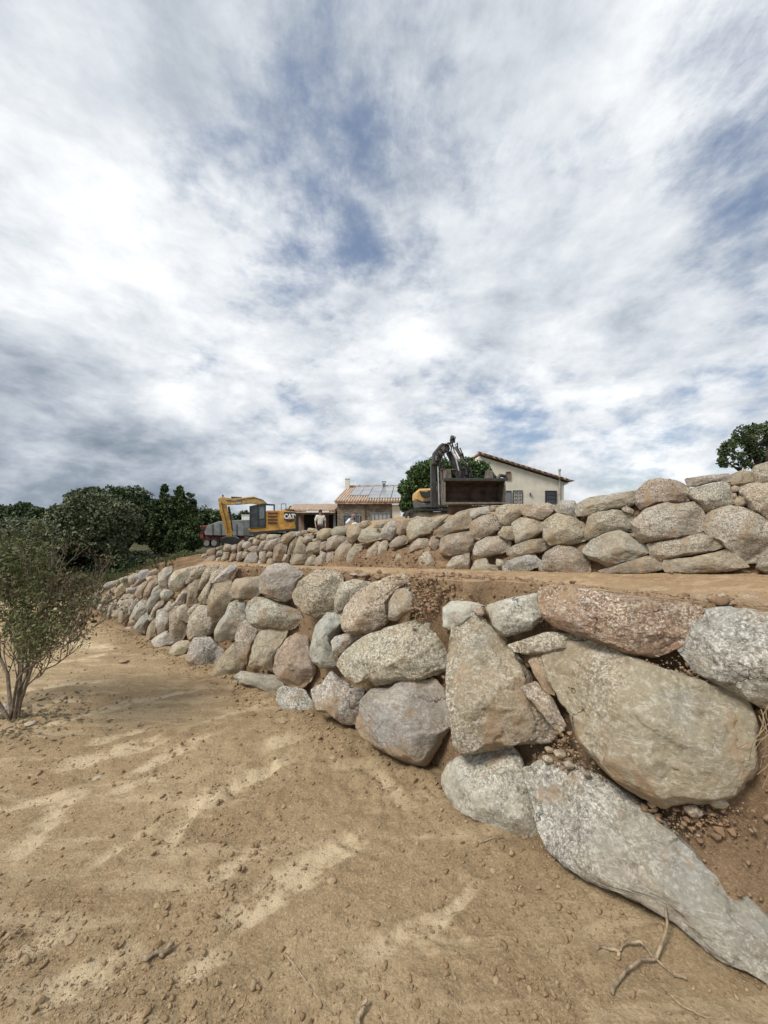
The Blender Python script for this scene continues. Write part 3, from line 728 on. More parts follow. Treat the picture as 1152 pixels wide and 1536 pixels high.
UPPER = [
((864, 680, 4.0), [
 ('pale', [(10,345),(20,300),(90,265),(250,240),(375,222),(365,290),(300,320),(200,335),(90,370),(20,370)], 'long pale slab on the crest of the upper wall, ending at the domed boulder'),
 ('brown', [(370,300),(375,220),(430,170),(490,153),(600,170),(665,200),(670,280),(560,305),(470,310),(400,335)], 'dome-shaped brown boulder rising above the crest of the upper wall'),
 ('grey', [(665,150),(800,132),(900,122),(930,150),(920,175),(830,170),(740,195),(680,200)], 'thin flat capstone lying on the green-grey block of the upper wall'),
 ('green', [(655,215),(700,212),(780,195),(880,170),(910,190),(940,290),(920,310),(780,350),(740,300),(700,270)], 'green-grey squared block beside the dome-shaped boulder'),
 ('tan', [(930,130),(1010,97),(1055,115),(1065,170),(1010,185),(935,190)], 'small tan capstone under the oak tree on the upper wall'),
 ('khaki', [(1060,110),(1080,75),(1152,55),(1250,60),(1260,180),(1150,182),(1070,170)], 'highest boulder of the upper wall, cut by the edge of the photo'),
 ('tan', [(985,200),(1080,182),(1200,182),(1290,230),(1250,350),(1130,382),(1060,350),(1020,290),(985,230)], 'pointed tan boulder directly under the highest boulder of the upper wall'),
 ('pink', [(915,215),(950,193),(985,205),(975,230),(930,235)], 'small pinkish cobble just under the small tan capstone'),
 ('tan', [(945,290),(975,255),(1010,270),(1020,310),(960,320)], 'small ochre cobble stacked beside the green-grey squared block'),
 ('purple', [(925,240),(960,240),(968,270),(935,275)], 'small purple-brown cobble between the pinkish and ochre cobbles'),
 ('khaki', [(790,400),(830,350),(900,325),(1000,335),(1080,370),(1152,420),(1200,500),(1150,580),(1090,640),(1010,645),(940,600),(880,540),(800,500),(785,450)], 'largest boulder of the upper wall, tan with a pointed foot'),
 ('brown', [(770,390),(790,355),(830,348),(810,380)], 'tiny brown stone at the shoulder of the largest upper boulder'),
 ('khaki', [(345,410),(430,340),(540,300),(600,310),(700,300),(740,330),(772,400),(775,470),(700,490),(560,515),(400,530),(370,490)], 'broad pitted boulder under the dome-shaped one in the upper wall'),
 ('khaki', [(62,460),(85,380),(130,355),(220,342),(320,360),(340,420),(355,465),(250,465),(170,480),(90,515),(65,500)], 'squared boulder under the long pale slab of the upper wall'),
 ('pink', [(272,330),(310,320),(345,340),(340,365),(290,350)], 'small red cobble under the end of the long pale slab'),
 ('green', [(50,580),(90,530),(190,480),(260,470),(340,500),(440,580),(400,610),(310,650),(200,675),(100,630),(60,600)], 'light grey diamond-shaped boulder low in the upper wall'),
 ('khaki', [(445,545),(560,520),(740,487),(830,520),(860,565),(780,590),(620,620),(510,640),(460,600)], 'long tilted slab beneath the broad pitted boulder'),
 ('brown', [(150,700),(230,680),(420,620),(480,615),(540,660),(530,690),(400,720),(160,725)], 'low brown slab on the terrace below the diamond-shaped boulder'),
 ('khaki', [(540,680),(550,640),(700,625),(830,600),(900,580),(970,630),(1020,680),(900,705),(700,720),(560,710)], 'long flat slab on the terrace at the foot of the largest upper boulder'),
 ('khaki', [(1085,690),(1100,630),(1150,600),(1280,590),(1290,720),(1152,715)], 'boulder at the foot of the upper wall, cut by the edge of the photo'),
 ('brown', [(320,480),(365,478),(372,505),(340,500)], 'small brown stone over the upper corner of the diamond-shaped boulder'),
 ('brown', [(1140,375),(1180,370),(1190,400),(1150,405)], 'tiny brown stone beside the pointed tan boulder at the photo edge'),
]),
((640, 730, 4.8), [
 ('tan', [(845,330),(850,250),(940,197),(1040,215),(1120,270),(1145,330),(1140,375),(1050,410),(900,418),(850,380)], 'large rounded tan boulder below the blue-grey capstone of the upper wall'),
 ('blue', [(925,160),(970,100),(1060,105),(1085,150),(1075,220),(1000,205),(930,175)], 'blue-grey pointed capstone under the barred window of the white house'),
 ('tan', [(680,170),(720,130),(860,120),(920,140),(890,190),(830,238),(760,225),(700,200)], 'tan capstone below the white house, beside the blue-grey capstone'),
 ('tan', [(500,200),(505,150),(560,132),(685,128),(680,200),(640,230),(590,275),(540,275)], 'tan capstone below the ornate gate of the white house'),
 ('tan', [(448,150),(470,138),(500,148),(490,178),(455,178)], 'tiny tan cobble on the crest beside the whitish capstone'),
 ('white', [(315,160),(440,143),(455,190),(400,205),(340,235),(318,215)], 'whitish grey capstone below the wide digger bucket'),
 ('tan', [(312,300),(330,250),(400,215),(480,198),(525,250),(528,300),(460,340),(370,380),(330,350)], 'round hollow-faced tan boulder under the whitish grey capstone'),
 ('khaki', [(515,340),(550,290),(620,285),(635,330),(630,380),(580,380),(530,355)], None),
 ('khaki', [(615,265),(680,228),(770,235),(832,260),(835,310),(790,350),(720,385),(650,412),(635,350)], None),
 ('brown', [(580,460),(620,430),(740,385),(830,380),(885,430),(820,470),(720,490),(640,500),(590,485)], None),
 ('khaki', [(340,460),(360,405),(430,370),(530,355),(600,400),(590,430),(540,480),(400,502),(350,490)], None),
 ('brown', [(100,440),(105,375),(160,350),(300,322),(345,370),(340,430),(290,480),(160,497),(105,480)], None),
 ('tan', [(60,340),(130,270),(220,190),(312,165),(315,290),(220,330),(110,357)], 'triangular tan boulder on the crest, just under the yellow-backed digger'),
 ('grey', [(40,240),(90,215),(160,200),(120,240),(70,300),(42,300)], 'grey wedge on the crest under the digger track'),
 ('blue', [(552,575),(600,530),(700,495),(770,495),(825,545),(790,580),(700,615),(560,605)], 'light blue-grey boulder at the foot of the upper wall'),
 ('brown', [(820,580),(860,480),(950,430),(1040,440),(1152,500),(1170,600),(1152,625),(1000,625),(830,622)], 'wide brown boulder on the terrace beside the light blue-grey one'),
 ('khaki', [(325,590),(360,530),(430,520),(450,560),(520,570),(560,600),(480,612),(330,610)], None),
 ('khaki', [(150,560),(190,510),(300,480),(305,540),(300,600),(230,610),(150,600)], None),
 ('khaki', [(500,520),(550,530),(560,560),(530,590),(500,560)], None),
 ('brown', [(15,400),(40,360),(100,365),(95,420),(60,465),(20,430)], None),
 ('khaki', [(-20,590),(0,480),(40,470),(60,540),(40,600)], None),
]),
((480, 760, 6.0), [
 ('tan', [(785,210),(820,130),(900,100),(980,100),(1010,170),(1005,230),(900,270),(810,312),(790,270)], None),
 ('brown', [(690,180),(710,125),(780,115),(800,150),(780,230),(720,258),(690,230)], None),
 ('grey', [(550,240),(580,170),(640,130),(700,130),(690,180),(680,250),(640,300),(560,285)], None),
 ('brown', [(800,120),(870,85),(910,90),(850,120),(810,130)], None),
 ('tan', [(485,180),(520,135),(600,130),(590,170),(550,190),(490,190)], None),
 ('tan', [(355,160),(380,130),(440,125),(460,150),(400,195),(365,190)], None),
 ('pale', [(345,290),(380,215),(430,190),(520,205),(548,250),(545,290),(480,310),(430,330),(360,310)], None),
 ('tan', [(240,240),(270,180),(340,160),(370,200),(350,270),(290,325),(250,300)], None),
 ('green', [(100,220),(130,185),(220,178),(235,200),(215,260),(130,262),(105,250)], None),
 ('brown', [(55,340),(70,290),(130,262),(210,268),(240,300),(200,340),(150,380),(60,400)], None),
 ('tan', [(0,210),(40,197),(100,200),(105,240),(60,290),(0,300)], None),
 ('khaki', [(125,470),(140,400),(200,330),(260,310),(285,340),(260,400),(240,480),(170,530),(130,510)], None),
 ('khaki', [(240,500),(255,410),(310,340),(380,350),(360,440),(320,500),(260,530)], None),
 ('tan', [(410,460),(440,380),(500,325),(530,320),(525,380),(500,470),(430,480)], None),
 ('khaki', [(525,400),(530,330),(590,305),(610,330),(600,400),(560,450),(520,440)], None),
 ('khaki', [(620,340),(680,280),(750,258),(790,290),(780,330),(700,365),(640,370)], None),
 ('brown', [(830,330),(880,290),(960,290),(980,340),(940,380),(860,400),(790,420)], None),
 ('tan', [(665,480),(690,430),(750,420),(770,480),(720,520),(680,520)], None),
 ('khaki', [(885,490),(930,420),(990,400),(1030,450),(1040,520),(960,560),(900,540)], None),
 ('khaki', [(60,420),(120,400),(125,460),(110,520),(60,520)], None),
 ('grey', [(0,400),(50,420),(65,520),(0,520)], None),
 ('brown', [(0,330),(50,310),(55,390),(0,400)], None),
]),
((290, 780, 6.0), [
 ('brown', [(1015,250),(1050,205),(1140,190),(1180,200),(1180,285),(1060,300),(1025,290)], None),
 ('khaki', [(900,290),(950,150),(980,160),(1010,215),(1015,300),(960,300)], None),
 ('brown', [(975,190),(1010,140),(1080,125),(1080,180),(1010,212)], None),
 ('brown', [(845,300),(870,220),(920,160),(935,170),(900,290),(860,312)], None),
 ('rust', [(715,350),(730,240),(780,215),(840,215),(830,300),(790,375),(730,370)], 'squarish red-brown block in the upper wall below the yellow excavator'),
 ('brown', [(870,370),(900,305),(1000,310),(1040,330),(1000,400),(890,410)], None),
 ('khaki', [(1005,390),(1040,335),(1095,315),(1100,400),(1010,415)], None),
 ('grey', [(1095,350),(1152,310),(1190,330),(1190,410),(1100,415)], None),
 ('tan', [(790,190),(800,140),(880,105),(920,110),(915,150),(850,200)], None),
 ('grey', [(910,110),(960,100),(970,140),(930,155)], None),
 ('grey', [(965,100),(1010,90),(1030,120),(985,130)], None),
 ('tan', [(1020,100),(1040,72),(1100,80),(1120,100),(1080,120)], None),
 ('tan', [(1110,170),(1115,110),(1152,90),(1180,120),(1180,180)], None),
 ('tan', [(1070,175),(1110,165),(1120,190),(1075,195)], None),
 ('grey', [(655,180),(670,130),(720,130),(790,135),(750,160),(690,180)], None),
 ('tan', [(600,170),(610,130),(660,125),(665,150),(650,182)], None),
 ('brown', [(630,260),(660,190),(770,160),(780,200),(700,275)], None),
 ('grey', [(580,260),(610,190),(660,185),(640,240),(610,280)], None),
 ('brown', [(480,265),(530,235),(580,235),(600,290),(560,300)], None),
 ('tan', [(535,220),(540,170),(590,165),(605,195),(570,230)], None),
 ('grey', [(440,250),(450,205),(520,180),(530,220),(500,260)], None),
 ('brown', [(395,280),(400,220),(440,180),(460,190),(430,260),(405,292)], None),
 ('khaki', [(350,280),(340,230),(385,220),(390,260),(370,295)], None),
 ('brown', [(270,270),(280,215),(340,225),(345,280),(300,285)], None),
 ('khaki', [(190,330),(210,280),(255,275),(260,310),(220,335)], None),
 ('brown', [(120,320),(125,270),(190,250),(185,310)], None),
 ('brown', [(190,280),(210,245),(255,235),(240,265)], None),
 ('pale', [(65,350),(80,310),(120,300),(115,325)], None),
 ('khaki', [(245,370),(270,300),(310,295),(315,350),(270,385)], None),
 ('tan', [(320,370),(340,305),(385,310),(370,350),(340,375)], None),
 ('brown', [(385,340),(400,295),(440,285),(440,350),(395,375)], None),
 ('khaki', [(440,345),(450,285),(495,290),(480,335)], None),
 ('grey', [(450,390),(500,300),(560,295),(580,340),(570,400),(480,415)], None),
 ('khaki', [(590,340),(595,290),(660,280),(655,360),(630,395)], None),
 ('grey', [(570,410),(590,355),(630,400),(620,420)], None),
 ('tan', [(655,330),(670,288),(710,290),(712,320),(680,338)], None),
 ('brown', [(655,400),(670,350),(720,350),(750,385),(700,415)], None),
 ('brown', [(800,375),(820,310),(870,315),(850,380)], None),
 ('brown', [(80,390),(110,340),(190,330),(190,400)], None),
 ('khaki', [(195,400),(205,345),(245,335),(235,400)], None),
 ('brown', [(270,410),(275,380),(315,360),(310,410)], None),
 ('brown', [(560,150),(600,130),(600,165),(575,165)], None),
 ('tan', [(490,180),(510,160),(560,150),(540,185)], None),
]),
]
seed = 100
for FACE, DATA in ((LOWF, LOWER), (UPF, UPPER)):
    for (ox, oy, s), lst in DATA:
        for colour, poly, lab in lst:
            seed += 1
            b = boulder(FACE, [(ox + x / s, oy + y / s) for x, y in poly], colour, seed)
            ROCKS[-1]['lab'] = lab
            if lab and ('half buried' in lab or 'sticking out' in lab): b.location.x += .07; b.location.y += .07; b.location.z -= .02
# labels: by course and place counted along the wall
ORD = 'zeroth first second third fourth fifth sixth seventh eighth ninth tenth eleventh twelfth thirteenth fourteenth fifteenth sixteenth seventeenth eighteenth nineteenth twentieth'.split()
def ordinal(n):
    if n <= 20: return ORD[n]
    t = {2: 'twenty', 3: 'thirty', 4: 'forty', 5: 'fifty', 6: 'sixty'}[n // 10]
    return t + '-' + ORD[n % 10] if n % 10 else {30: 'thirtieth', 40: 'fortieth', 50: 'fiftieth', 60: 'sixtieth'}[n]
CN = dict(tan='tan', khaki='khaki', grey='grey', blue='blue-grey', brown='brown', rust='rusty', pale='pale', pink='pinkish', green='green-grey', white='whitish', dark='dark', purple='purple-brown')
for FACE, wn in ((LOWF, 'lower'), (UPF, 'upper')):
    rk = [r for r in ROCKS if r['face'] is FACE]
    for r in rk: r['course'] = 'bottom' if r['uv'][0] < .34 else 'middle' if r['uv'][0] < .68 else 'top'
    for cs in ('bottom', 'middle', 'top'):
        for i, r in enumerate(sorted([q for q in rk if q['course'] == cs], key=lambda q: -q['px'])):
            shp = 'upright' if r['asp'] < .7 else 'long low' if r['asp'] > 1.9 else 'squat' if r['asp'] > 1.3 else 'blocky'
            lab = r['lab'] or '%s %s stone, %s from the right in the %s course of the %s wall' % (CN[r['col']], shp, ordinal(i + 1), cs, wn)
            tag(r['o'], lab, 'boulder', 'boulders of the %s retaining wall' % wn)

# ------------------------------------------------------------------ loose soil and rubble (uncountable)
def scatter(name, items, mat, lv, seed, cat, label, flat=.65, angular=0.0):
    """items: (x, y, z, size); one mesh of many lumps"""
    rs = np.random.RandomState(seed); d, f = ICO[lv]
    var = []
    for k in range(24):
        o = rs.uniform(0, 60, 3); v = d * (1 + .8 * fbm(d * 1.3 + o, 2)[:, None])
        for q in range(11 if angular else 2):
            n = rs.normal(size=3); n /= np.linalg.norm(n); dd = v @ n; v = v - np.outer(np.maximum(0, dd - dd.max() * (.55 if angular else .8)), n)
        v = v * rs.uniform(.65, 1.15, 3); var.append(v)
    V, Fc = [], []
    for i, (x, y, z_, s) in enumerate(items):
        v = var[rs.randint(24)]; a = rs.uniform(0, 6.283); c_, s_ = math.cos(a), math.sin(a)
        w = np.c_[v[:, 0] * c_ - v[:, 1] * s_, v[:, 0] * s_ + v[:, 1] * c_, v[:, 2] * flat] * s
        V.append(w + (x, y, z_ + s * .22)); Fc.append(f + i * len(d))
    o = link_mesh(name, np.concatenate(V), np.concatenate(Fc), mat, smooth=False)
    return tag(o, label, cat, kind='stuff')
def island_soil(name, cols, rough=.95):
    m = bpy.data.materials.new(name); m.use_nodes = True; T = NT(m.node_tree); b = T.n['Principled BSDF']
    g = T.node('ShaderNodeNewGeometry'); co = T.node('ShaderNodeTexCoord').outputs['Object']
    rp = T.node('ShaderNodeValToRGB', {0: g.outputs['Random Per Island']}); e = rp.color_ramp.elements
    e[0].color = (*cols[0], 1); e[1].color = (*cols[-1], 1)
    for i, c in enumerate(cols[1:-1]):
        q = e.new((i + 1) / (len(cols) - 1)); q.color = (*c, 1)
    n = T.noise(co, 60, 5, .7)
    T.put(b.inputs['Base Color'], T.mix(T.rng(n, .35, .7, 0, .5), rp.outputs[0], (.16, .11, .07)))
    b.inputs['Roughness'].default_value = rough; b.inputs['Specular IOR Level'].default_value = .15
    bn = T.node('ShaderNodeBump', {'Height': n, 'Strength': .5, 'Distance': .006}); T.put(b.inputs['Normal'], bn.outputs[0])
    return m
CLOD = island_soil('clods', ((.22, .145, .08), (.32, .225, .13), (.27, .19, .11), (.42, .32, .20)))
RUB = island_soil('rubble', ((.27, .175, .105), (.22, .145, .09), (.33, .235, .15), (.26, .18, .115), (.19, .125, .08), (.36, .22, .14), (.30, .21, .135), (.38, .31, .22)))
rs = np.random.RandomState(11); items = []
while len(items) < 18000:
    px, py = rs.uniform(-60, 1210), 1560 - 640 * rs.uniform() ** 1.1
    if (py - HY) / F - .08 < .17: continue
    x, y = g2(px, py)
    q = fbm(np.array([[x * 1.1 + 4, y * 1.1, 3.3]]), 3)[0]
    if rs.uniform() > .15 + 1.1 * max(0, q) * 1.6: continue
    s = (.0021 + .0031 * rs.pareto(2.4)) * min(1.7, .65 + .25 * y)
    items.append((x, y, ground_z(x, y), min(s, .020)))
for k in range(5200):     # crumbs fallen along the foot of the wall
    j = rs.randint(70, NU); q = LF[j]; o = abs(rs.normal(0, .17)) + .0
    x, y = q[0] - LN[j][0] * o, q[1] - LN[j][1] * o
    items.append((x, y, ground_z(x, y), min(.022, .003 + .004 * rs.pareto(2.6)) * min(1.6, .6 + .25 * y)))
scatter('soil_clods', items, CLOD, 2, 5, 'soil', 'loose clods and crumbs of tan soil strewn over the lower ground', .75, 1.0)
items = []
def terr_pt(i, j): return TGRID[i, j]
for k in range(3600):       # rubble on the outer edge of the terrace
    j = rs.randint(60, NU); i = 25 + min(26, int(abs(rs.normal(0, 6))))
    if fbm(np.array([[j * .03, 2.2, 5]]), 2)[0] + .25 < rs.uniform(-.25, .5): continue
    p = terr_pt(i, j) * .5 + terr_pt(i + 1, min(j + 1, NU)) * .5 + np.r_[rs.normal(0, .03, 2), 0]
    items.append((p[0], p[1], p[2], min(.05, .008 + .008 * rs.pareto(2.2))))
for k in range(9000):       # crumbs lodged on the soil behind the boulders
    j = rs.randint(40, NU - 2); i = rs.randint(2, 26); p = terr_pt(i, j)
    items.append((p[0] - LN[j][0] * .015, p[1] - LN[j][1] * .015, p[2], min(.035, .005 + .005 * rs.pareto(2.3))))
for k in range(5000):
    j = rs.randint(20, NU - 2); i = rs.randint(86, 107); p = terr_pt(i, j)
    items.append((p[0] - UN[j][0] * .02, p[1] - UN[j][1] * .02, p[2], min(.07, .012 + .012 * rs.pareto(2.3))))
for k in range(1500):       # heap of brick-red rubble behind the khaki boulders
    px = rs.normal(690, 42); py = rs.normal(884, 8)
    d = 3.05 + (905 - py) * .02
    p = P(px, py, d); z_ = terrain_z(p.x, p.y)
    items.append((p.x, p.y, z_, min(.045, .01 + .012 * rs.pareto(2.2))))
for (cx_, cy_, sx, sy, n_) in ((850, 1140, 22, 14, 260), (842, 1120, 10, 22, 140), (1030, 1010, 60, 12, 300), (1060, 1230, 40, 20, 260), (985, 1240, 60, 22, 260), (590, 1020, 30, 8, 100), (800, 925, 18, 7, 130), (635, 900, 22, 20, 1100), (648, 888, 14, 8, 250), (560, 1010, 14, 8, 60), (720, 1180, 8, 14, 60)):
    for k in range(n_):
        px, py = rs.normal(cx_, sx), rs.normal(cy_, sy); c, n, uv = LOWF.hit(px, py)
        c = c + n * (.02 if 575 < px < 662 and py < 945 else -.02)
        items.append((c.x, c.y, c.z, min(.028, .004 + .005 * rs.pareto(2.2))))
scatter('rubble', items, RUB, 2, 6, 'rubble', 'reddish soil crumbs and broken stone lying between the boulders and along the terrace edge', .8, 1.0)

# ------------------------------------------------------------------ foliage
def leaf_mat(name, cols, rough=.6):
    m = bpy.data.materials.new(name); m.use_nodes = True; T = NT(m.node_tree); b = T.n['Principled BSDF']
    g = T.node('ShaderNodeNewGeometry')
    rp = T.node('ShaderNodeValToRGB', {0: g.outputs['Random Per Island']}); e = rp.color_ramp.elements
    e[0].color = (*cols[0], 1); e[1].color = (*cols[-1], 1)
    for i, c in enumerate(cols[1:-1]):
        q = e.new((i + 1) / (len(cols) - 1)); q.color = (*c, 1)
    n = T.noise(T.node('ShaderNodeTexCoord').outputs['Object'], 1.6, 3, .6)
    c = T.mix(T.rng(n, .35, .65), rp.outputs[0], T.mix(.6, rp.outputs[0], tuple(x * .7 for x in cols[0])))
    c = T.mix(T.rng(T.noise(T.node('ShaderNodeTexCoord').outputs['Object'], .8, 4, .6), .5, .66, 0, .6), c, T.mix(.5, rp.outputs[0], tuple(min(1, x * 1.5) for x in cols[-1])))
    T.put(b.inputs['Base Color'], c); b.inputs['Roughness'].default_value = rough
    b.inputs['Specular IOR Level'].default_value = .25
    b.inputs['Transmission Weight'].default_value = 0
    return m
BARK = pmat('bark', (.10, .075, .055), .95, var=.2, scale=12, bump=.6)
BARKL = pmat('grey_bark', (.17, .135, .10), .95, var=.2, scale=20, bump=.6)
OAK = leaf_mat('oak_leaf', ((.032, .054, .025), (.064, .100, .040), (.100, .134, .058), (.154, .180, .090)))
OLIVE = leaf_mat('olive_leaf', ((.061, .081, .051), (.108, .135, .088), (.162, .182, .121), (.203, .216, .149)))
CONI = leaf_mat('conifer_leaf', ((.022, .040, .014), (.045, .075, .026), (.07, .105, .036), (.10, .135, .045)))
BRIGHT = leaf_mat('fig_leaf', ((.029, .057, .017), (.057, .103, .029), (.086, .144, .046), (.127, .184, .069)))
DRY = leaf_mat('dry_leaf', ((.10, .075, .04), (.14, .105, .055), (.09, .09, .04), (.21, .17, .10)))
BUSH = leaf_mat('bush_leaf', ((.060, .084, .029), (.102, .126, .042), (.156, .174, .066), (.132, .120, .054)))
GRASSM = leaf_mat('grass_blade', ((.065, .091, .033), (.104, .130, .046), (.169, .156, .065), (.221, .169, .091)))

def leaves(name, blobs, n, size, mat, parent=None, seed=0, clump=.0, cf=1.6, shell=.35, aspect=1.7, droop=0.0, origin=None):
    rs = np.random.RandomState(seed)
    C = np.array([b[0][:] for b in blobs], float); Rr = np.array([b[1] if hasattr(b[1], '__len__') else (b[1],) * 3 for b in blobs], float)
    w = Rr.prod(1) ** (2 / 3); w /= w.sum()
    pos = np.zeros((0, 3))
    while len(pos) < n:
        k = rs.choice(len(blobs), n * 2, p=w)
        d = rs.normal(size=(n * 2, 3)); d /= np.linalg.norm(d, axis=1)[:, None]
        r = rs.uniform(size=n * 2) ** shell
        r *= 1 + .42 * fbm(d * 2.4 + k[:, None] * 3.7, 3)
        p = C[k] + d * Rr[k] * r[:, None]
        keep = fbm(p * cf + seed, 3) > clump - .22 + rs.uniform(-.15, .15, len(p))
        pos = np.concatenate([pos, p[keep]])
    pos = pos[:n]
    a = rs.normal(size=(n, 3)); a /= np.linalg.norm(a, axis=1)[:, None]
    b = rs.normal(size=(n, 3)); b = np.cross(a, b); b /= np.linalg.norm(b, axis=1)[:, None]
    s = size * rs.uniform(.55, 1.35, n)[:, None]
    V = np.stack([pos - a * s * aspect * .5, pos + b * s * .5, pos + a * s * aspect * .5, pos - b * s * .5], 1).reshape(-1, 3)
    f = np.arange(n * 4).reshape(n, 4)
    if origin is not None: V = V - np.array(origin[:])
    return link_mesh(name, V, f, mat, parent)

def branchy(mb, p, d, L, r, depth, rs, tips, spread=.55, upb=.12, kids=(2, 3), shrink=.74):
    pts = [Vector(p)]; q = Vector(p); dd = Vector(d).normalized()
    for i in range(4):
        dd = (dd + Vector((rs.uniform(-.12, .12), rs.uniform(-.12, .12), rs.uniform(-.05, .10) + upb * .25))).normalized()
        q = q + dd * (L / 4); pts.append(q.copy())
    mb.tube(pts, [r * (1 - .10 * i) for i in range(5)], 6 if r > .02 else 4)
    if depth == 0: tips.append((q, dd)); return
    for k in range(rs.choice(kids)):
        ax = Vector((rs.uniform(-1, 1), rs.uniform(-1, 1), rs.uniform(-.6, 1))).normalized()
        nd = (dd + ax * spread + Vector((0, 0, upb))).normalized()
        branchy(mb, pts[rs.choice((3, 4, 4))], nd, L * shrink * rs.uniform(.8, 1.15), r * .62, depth - 1, rs, tips, spread, upb, kids, shrink)

def tree(name, label, cat, foot, blobs, n, size, mat, trunk_r=.16, seed=1, group=None, bark=None, leaf='crown', clump=0., limbs=True, shell=.35, cf=1.6):
    t = empty(name, foot, label, cat, group); mb = MB(); rs = random.Random(seed); f = Vector(foot)
    top = sum((b[0] for b in blobs), Vector()) / len(blobs)
    mid = f.lerp(top, .45); mid.x += rs.uniform(-.1, .1)
    mb.tube([Vector((0, 0, -.5)), (mid - f) * .4, mid - f, (top - f) * .9], [trunk_r * 1.25, trunk_r, trunk_r * .8, trunk_r * .4], 9)
    if limbs:
        for b in blobs:
            c = b[0] - f; m1 = (mid - f).lerp(c, .55) + Vector((rs.uniform(-.15, .15), rs.uniform(-.15, .15), rs.uniform(-.1, .2)))
            mb.tube([(mid - f) * rs.uniform(.75, 1.0), m1, c, c + Vector((rs.uniform(-.3, .3), 0, .3))], [trunk_r * .55, trunk_r * .38, trunk_r * .2, .01], 6)
    mb.build('trunk', bark or BARK, t, smooth=True)
    leaves(leaf, blobs, n, size, mat, t, seed, clump, cf, shell, origin=foot)
    return t
def blob(px, py, r_px, d, dz=0.0, sq=.85):
    r = r_px / F * d
    return (P(px, py, d + dz), (r, r * 1.0, r * sq))
def on_land(px, d):
    x = (px - CX) / F * d; return Vector((x, d, terrain_z(x, d)))

tree('oak_tree', 'grey-green oak with low spreading crown and trunk in the grass, nearest big tree', 'tree', on_land(152, 21),
     [blob(140, 765, 34, 21), blob(110, 785, 32, 21, .4), blob(170, 775, 30, 21, -.3), blob(150, 800, 34, 21), blob(112, 812, 22, 20.5), blob(185, 800, 20, 21), blob(85, 790, 16, 21, .5), blob(128, 748, 16, 21), blob(172, 820, 16, 20.6), blob(100, 822, 20, 21), blob(195, 780, 18, 21), blob(132, 818, 18, 21), blob(92, 770, 18, 21)],
     44000, .10, leaf_mat('grey_oak_leaf', ((.054, .069, .036), (.100, .120, .064), (.145, .164, .090), (.200, .214, .128))), .17, 3, 'trees behind the walls', clump=.06, cf=1.9)
tree('oak_tree', 'dark oak with a tall rounded crown standing just behind the grey-green oak', 'tree', on_land(195, 26),
     [blob(168, 748, 22, 26), blob(200, 752, 26, 26), blob(180, 770, 28, 26), blob(215, 768, 20, 26), blob(205, 792, 26, 26), blob(118, 750, 18, 26), blob(140, 745, 18, 26), blob(170, 800, 22, 26), blob(218, 800, 18, 26)],
     26000, .12, OAK, .2, 4, 'trees behind the walls', clump=.07)
def ragged(name, label, px, d, spec, n, seed):
    rs = random.Random(seed); bl = []
    for (cx_, top, bot, half) in spec:                    # a leader with tiers of short upswept boughs
        for k in range(16):
            u = k / 15; w = half * (.25 + .75 * u ** .7) * (1 if u < .8 else .8)
            for q in (-1, 0, 1):
                bl.append(blob(cx_ + q * w * rs.uniform(.35, .8), top + (bot - top) * u + rs.uniform(-3, 3), (2.2 + half * .30 * (.3 + u)) * rs.uniform(.7, 1.3), d, rs.uniform(-.4, .4), 1.0))
    return tree(name, label, 'tree', on_land(px, d), bl, n, .085, CONI, .13, seed, 'trees behind the walls', clump=.04, limbs=False, shell=.5, cf=2.2)
ragged('conifer_tree', 'dark green juniper-like conifer touching the dark oak, first of a joined pair', 244, 24, [(246, 732, 818, 17), (234, 750, 815, 12)], 26000, 8)
ragged('conifer_tree', 'dark green broad ragged conifer next to the red truck, second of a joined pair', 270, 23.5, [(270, 733, 822, 18), (286, 745, 820, 17), (258, 748, 822, 12)], 36000, 9)
tree('oak_tree', 'distant dark oak at the far edge of the photo above the pale olive', 'tree', on_land(30, 34),
     [blob(36, 768, 17, 34), blob(55, 772, 14, 34), blob(12, 772, 16, 34), blob(-12, 768, 18, 34), blob(30, 785, 20, 34), blob(62, 785, 12, 34), blob(0, 790, 20, 34)], 14000, .15, OAK, .2, 12, 'trees behind the walls', clump=.05)
tree('olive_tree', 'pale grey-green olive behind the foreground bush', 'tree', on_land(48, 19),
     [blob(30, 795, 22, 19), blob(62, 800, 24, 19), blob(5, 800, 24, 19), blob(45, 818, 28, 19), blob(80, 815, 14, 19), blob(-15, 815, 26, 19), blob(10, 835, 22, 18.5), blob(70, 838, 14, 18.5)], 26000, .085, OLIVE, .12, 13, 'trees behind the walls', clump=-.1)
tree('oak_tree', 'small distant tree between the conifer and the digger boom', 'tree', on_land(318, 38),
     [blob(312, 772, 11, 38), blob(328, 776, 12, 38), blob(303, 783, 11, 38), blob(340, 785, 11, 38), blob(322, 790, 13, 38)], 6500, .15, OAK, .15, 14, 'trees behind the walls')
tree('oak_tree', 'small distant tree glimpsed under the digger boom beside the cab', 'tree', on_land(364, 40),
     [blob(367, 772, 8, 40), blob(357, 780, 9, 40), blob(372, 783, 7, 40), blob(347, 784, 7, 40), blob(383, 775, 6, 40)], 4200, .14, OAK, .12, 15, 'trees behind the walls', clump=.06)
tree('fig_tree', 'dense leafy green tree directly behind the wide digger bucket', 'tree', on_land(668, 19),
     [blob(632, 712, 22, 19), blob(616, 735, 19, 19), blob(655, 702, 20, 19), blob(700, 700, 16, 19), blob(612, 758, 14, 19), blob(662, 712, 22, 19), blob(690, 710, 22, 19), blob(716, 708, 20, 19), blob(732, 718, 12, 19), blob(650, 740, 26, 19), blob(690, 740, 28, 19), blob(720, 740, 20, 19), blob(618, 775, 13, 18.8), blob(634, 765, 16, 19)],
     36000, .085, BRIGHT, .16, 16, 'trees behind the walls', clump=-.05)
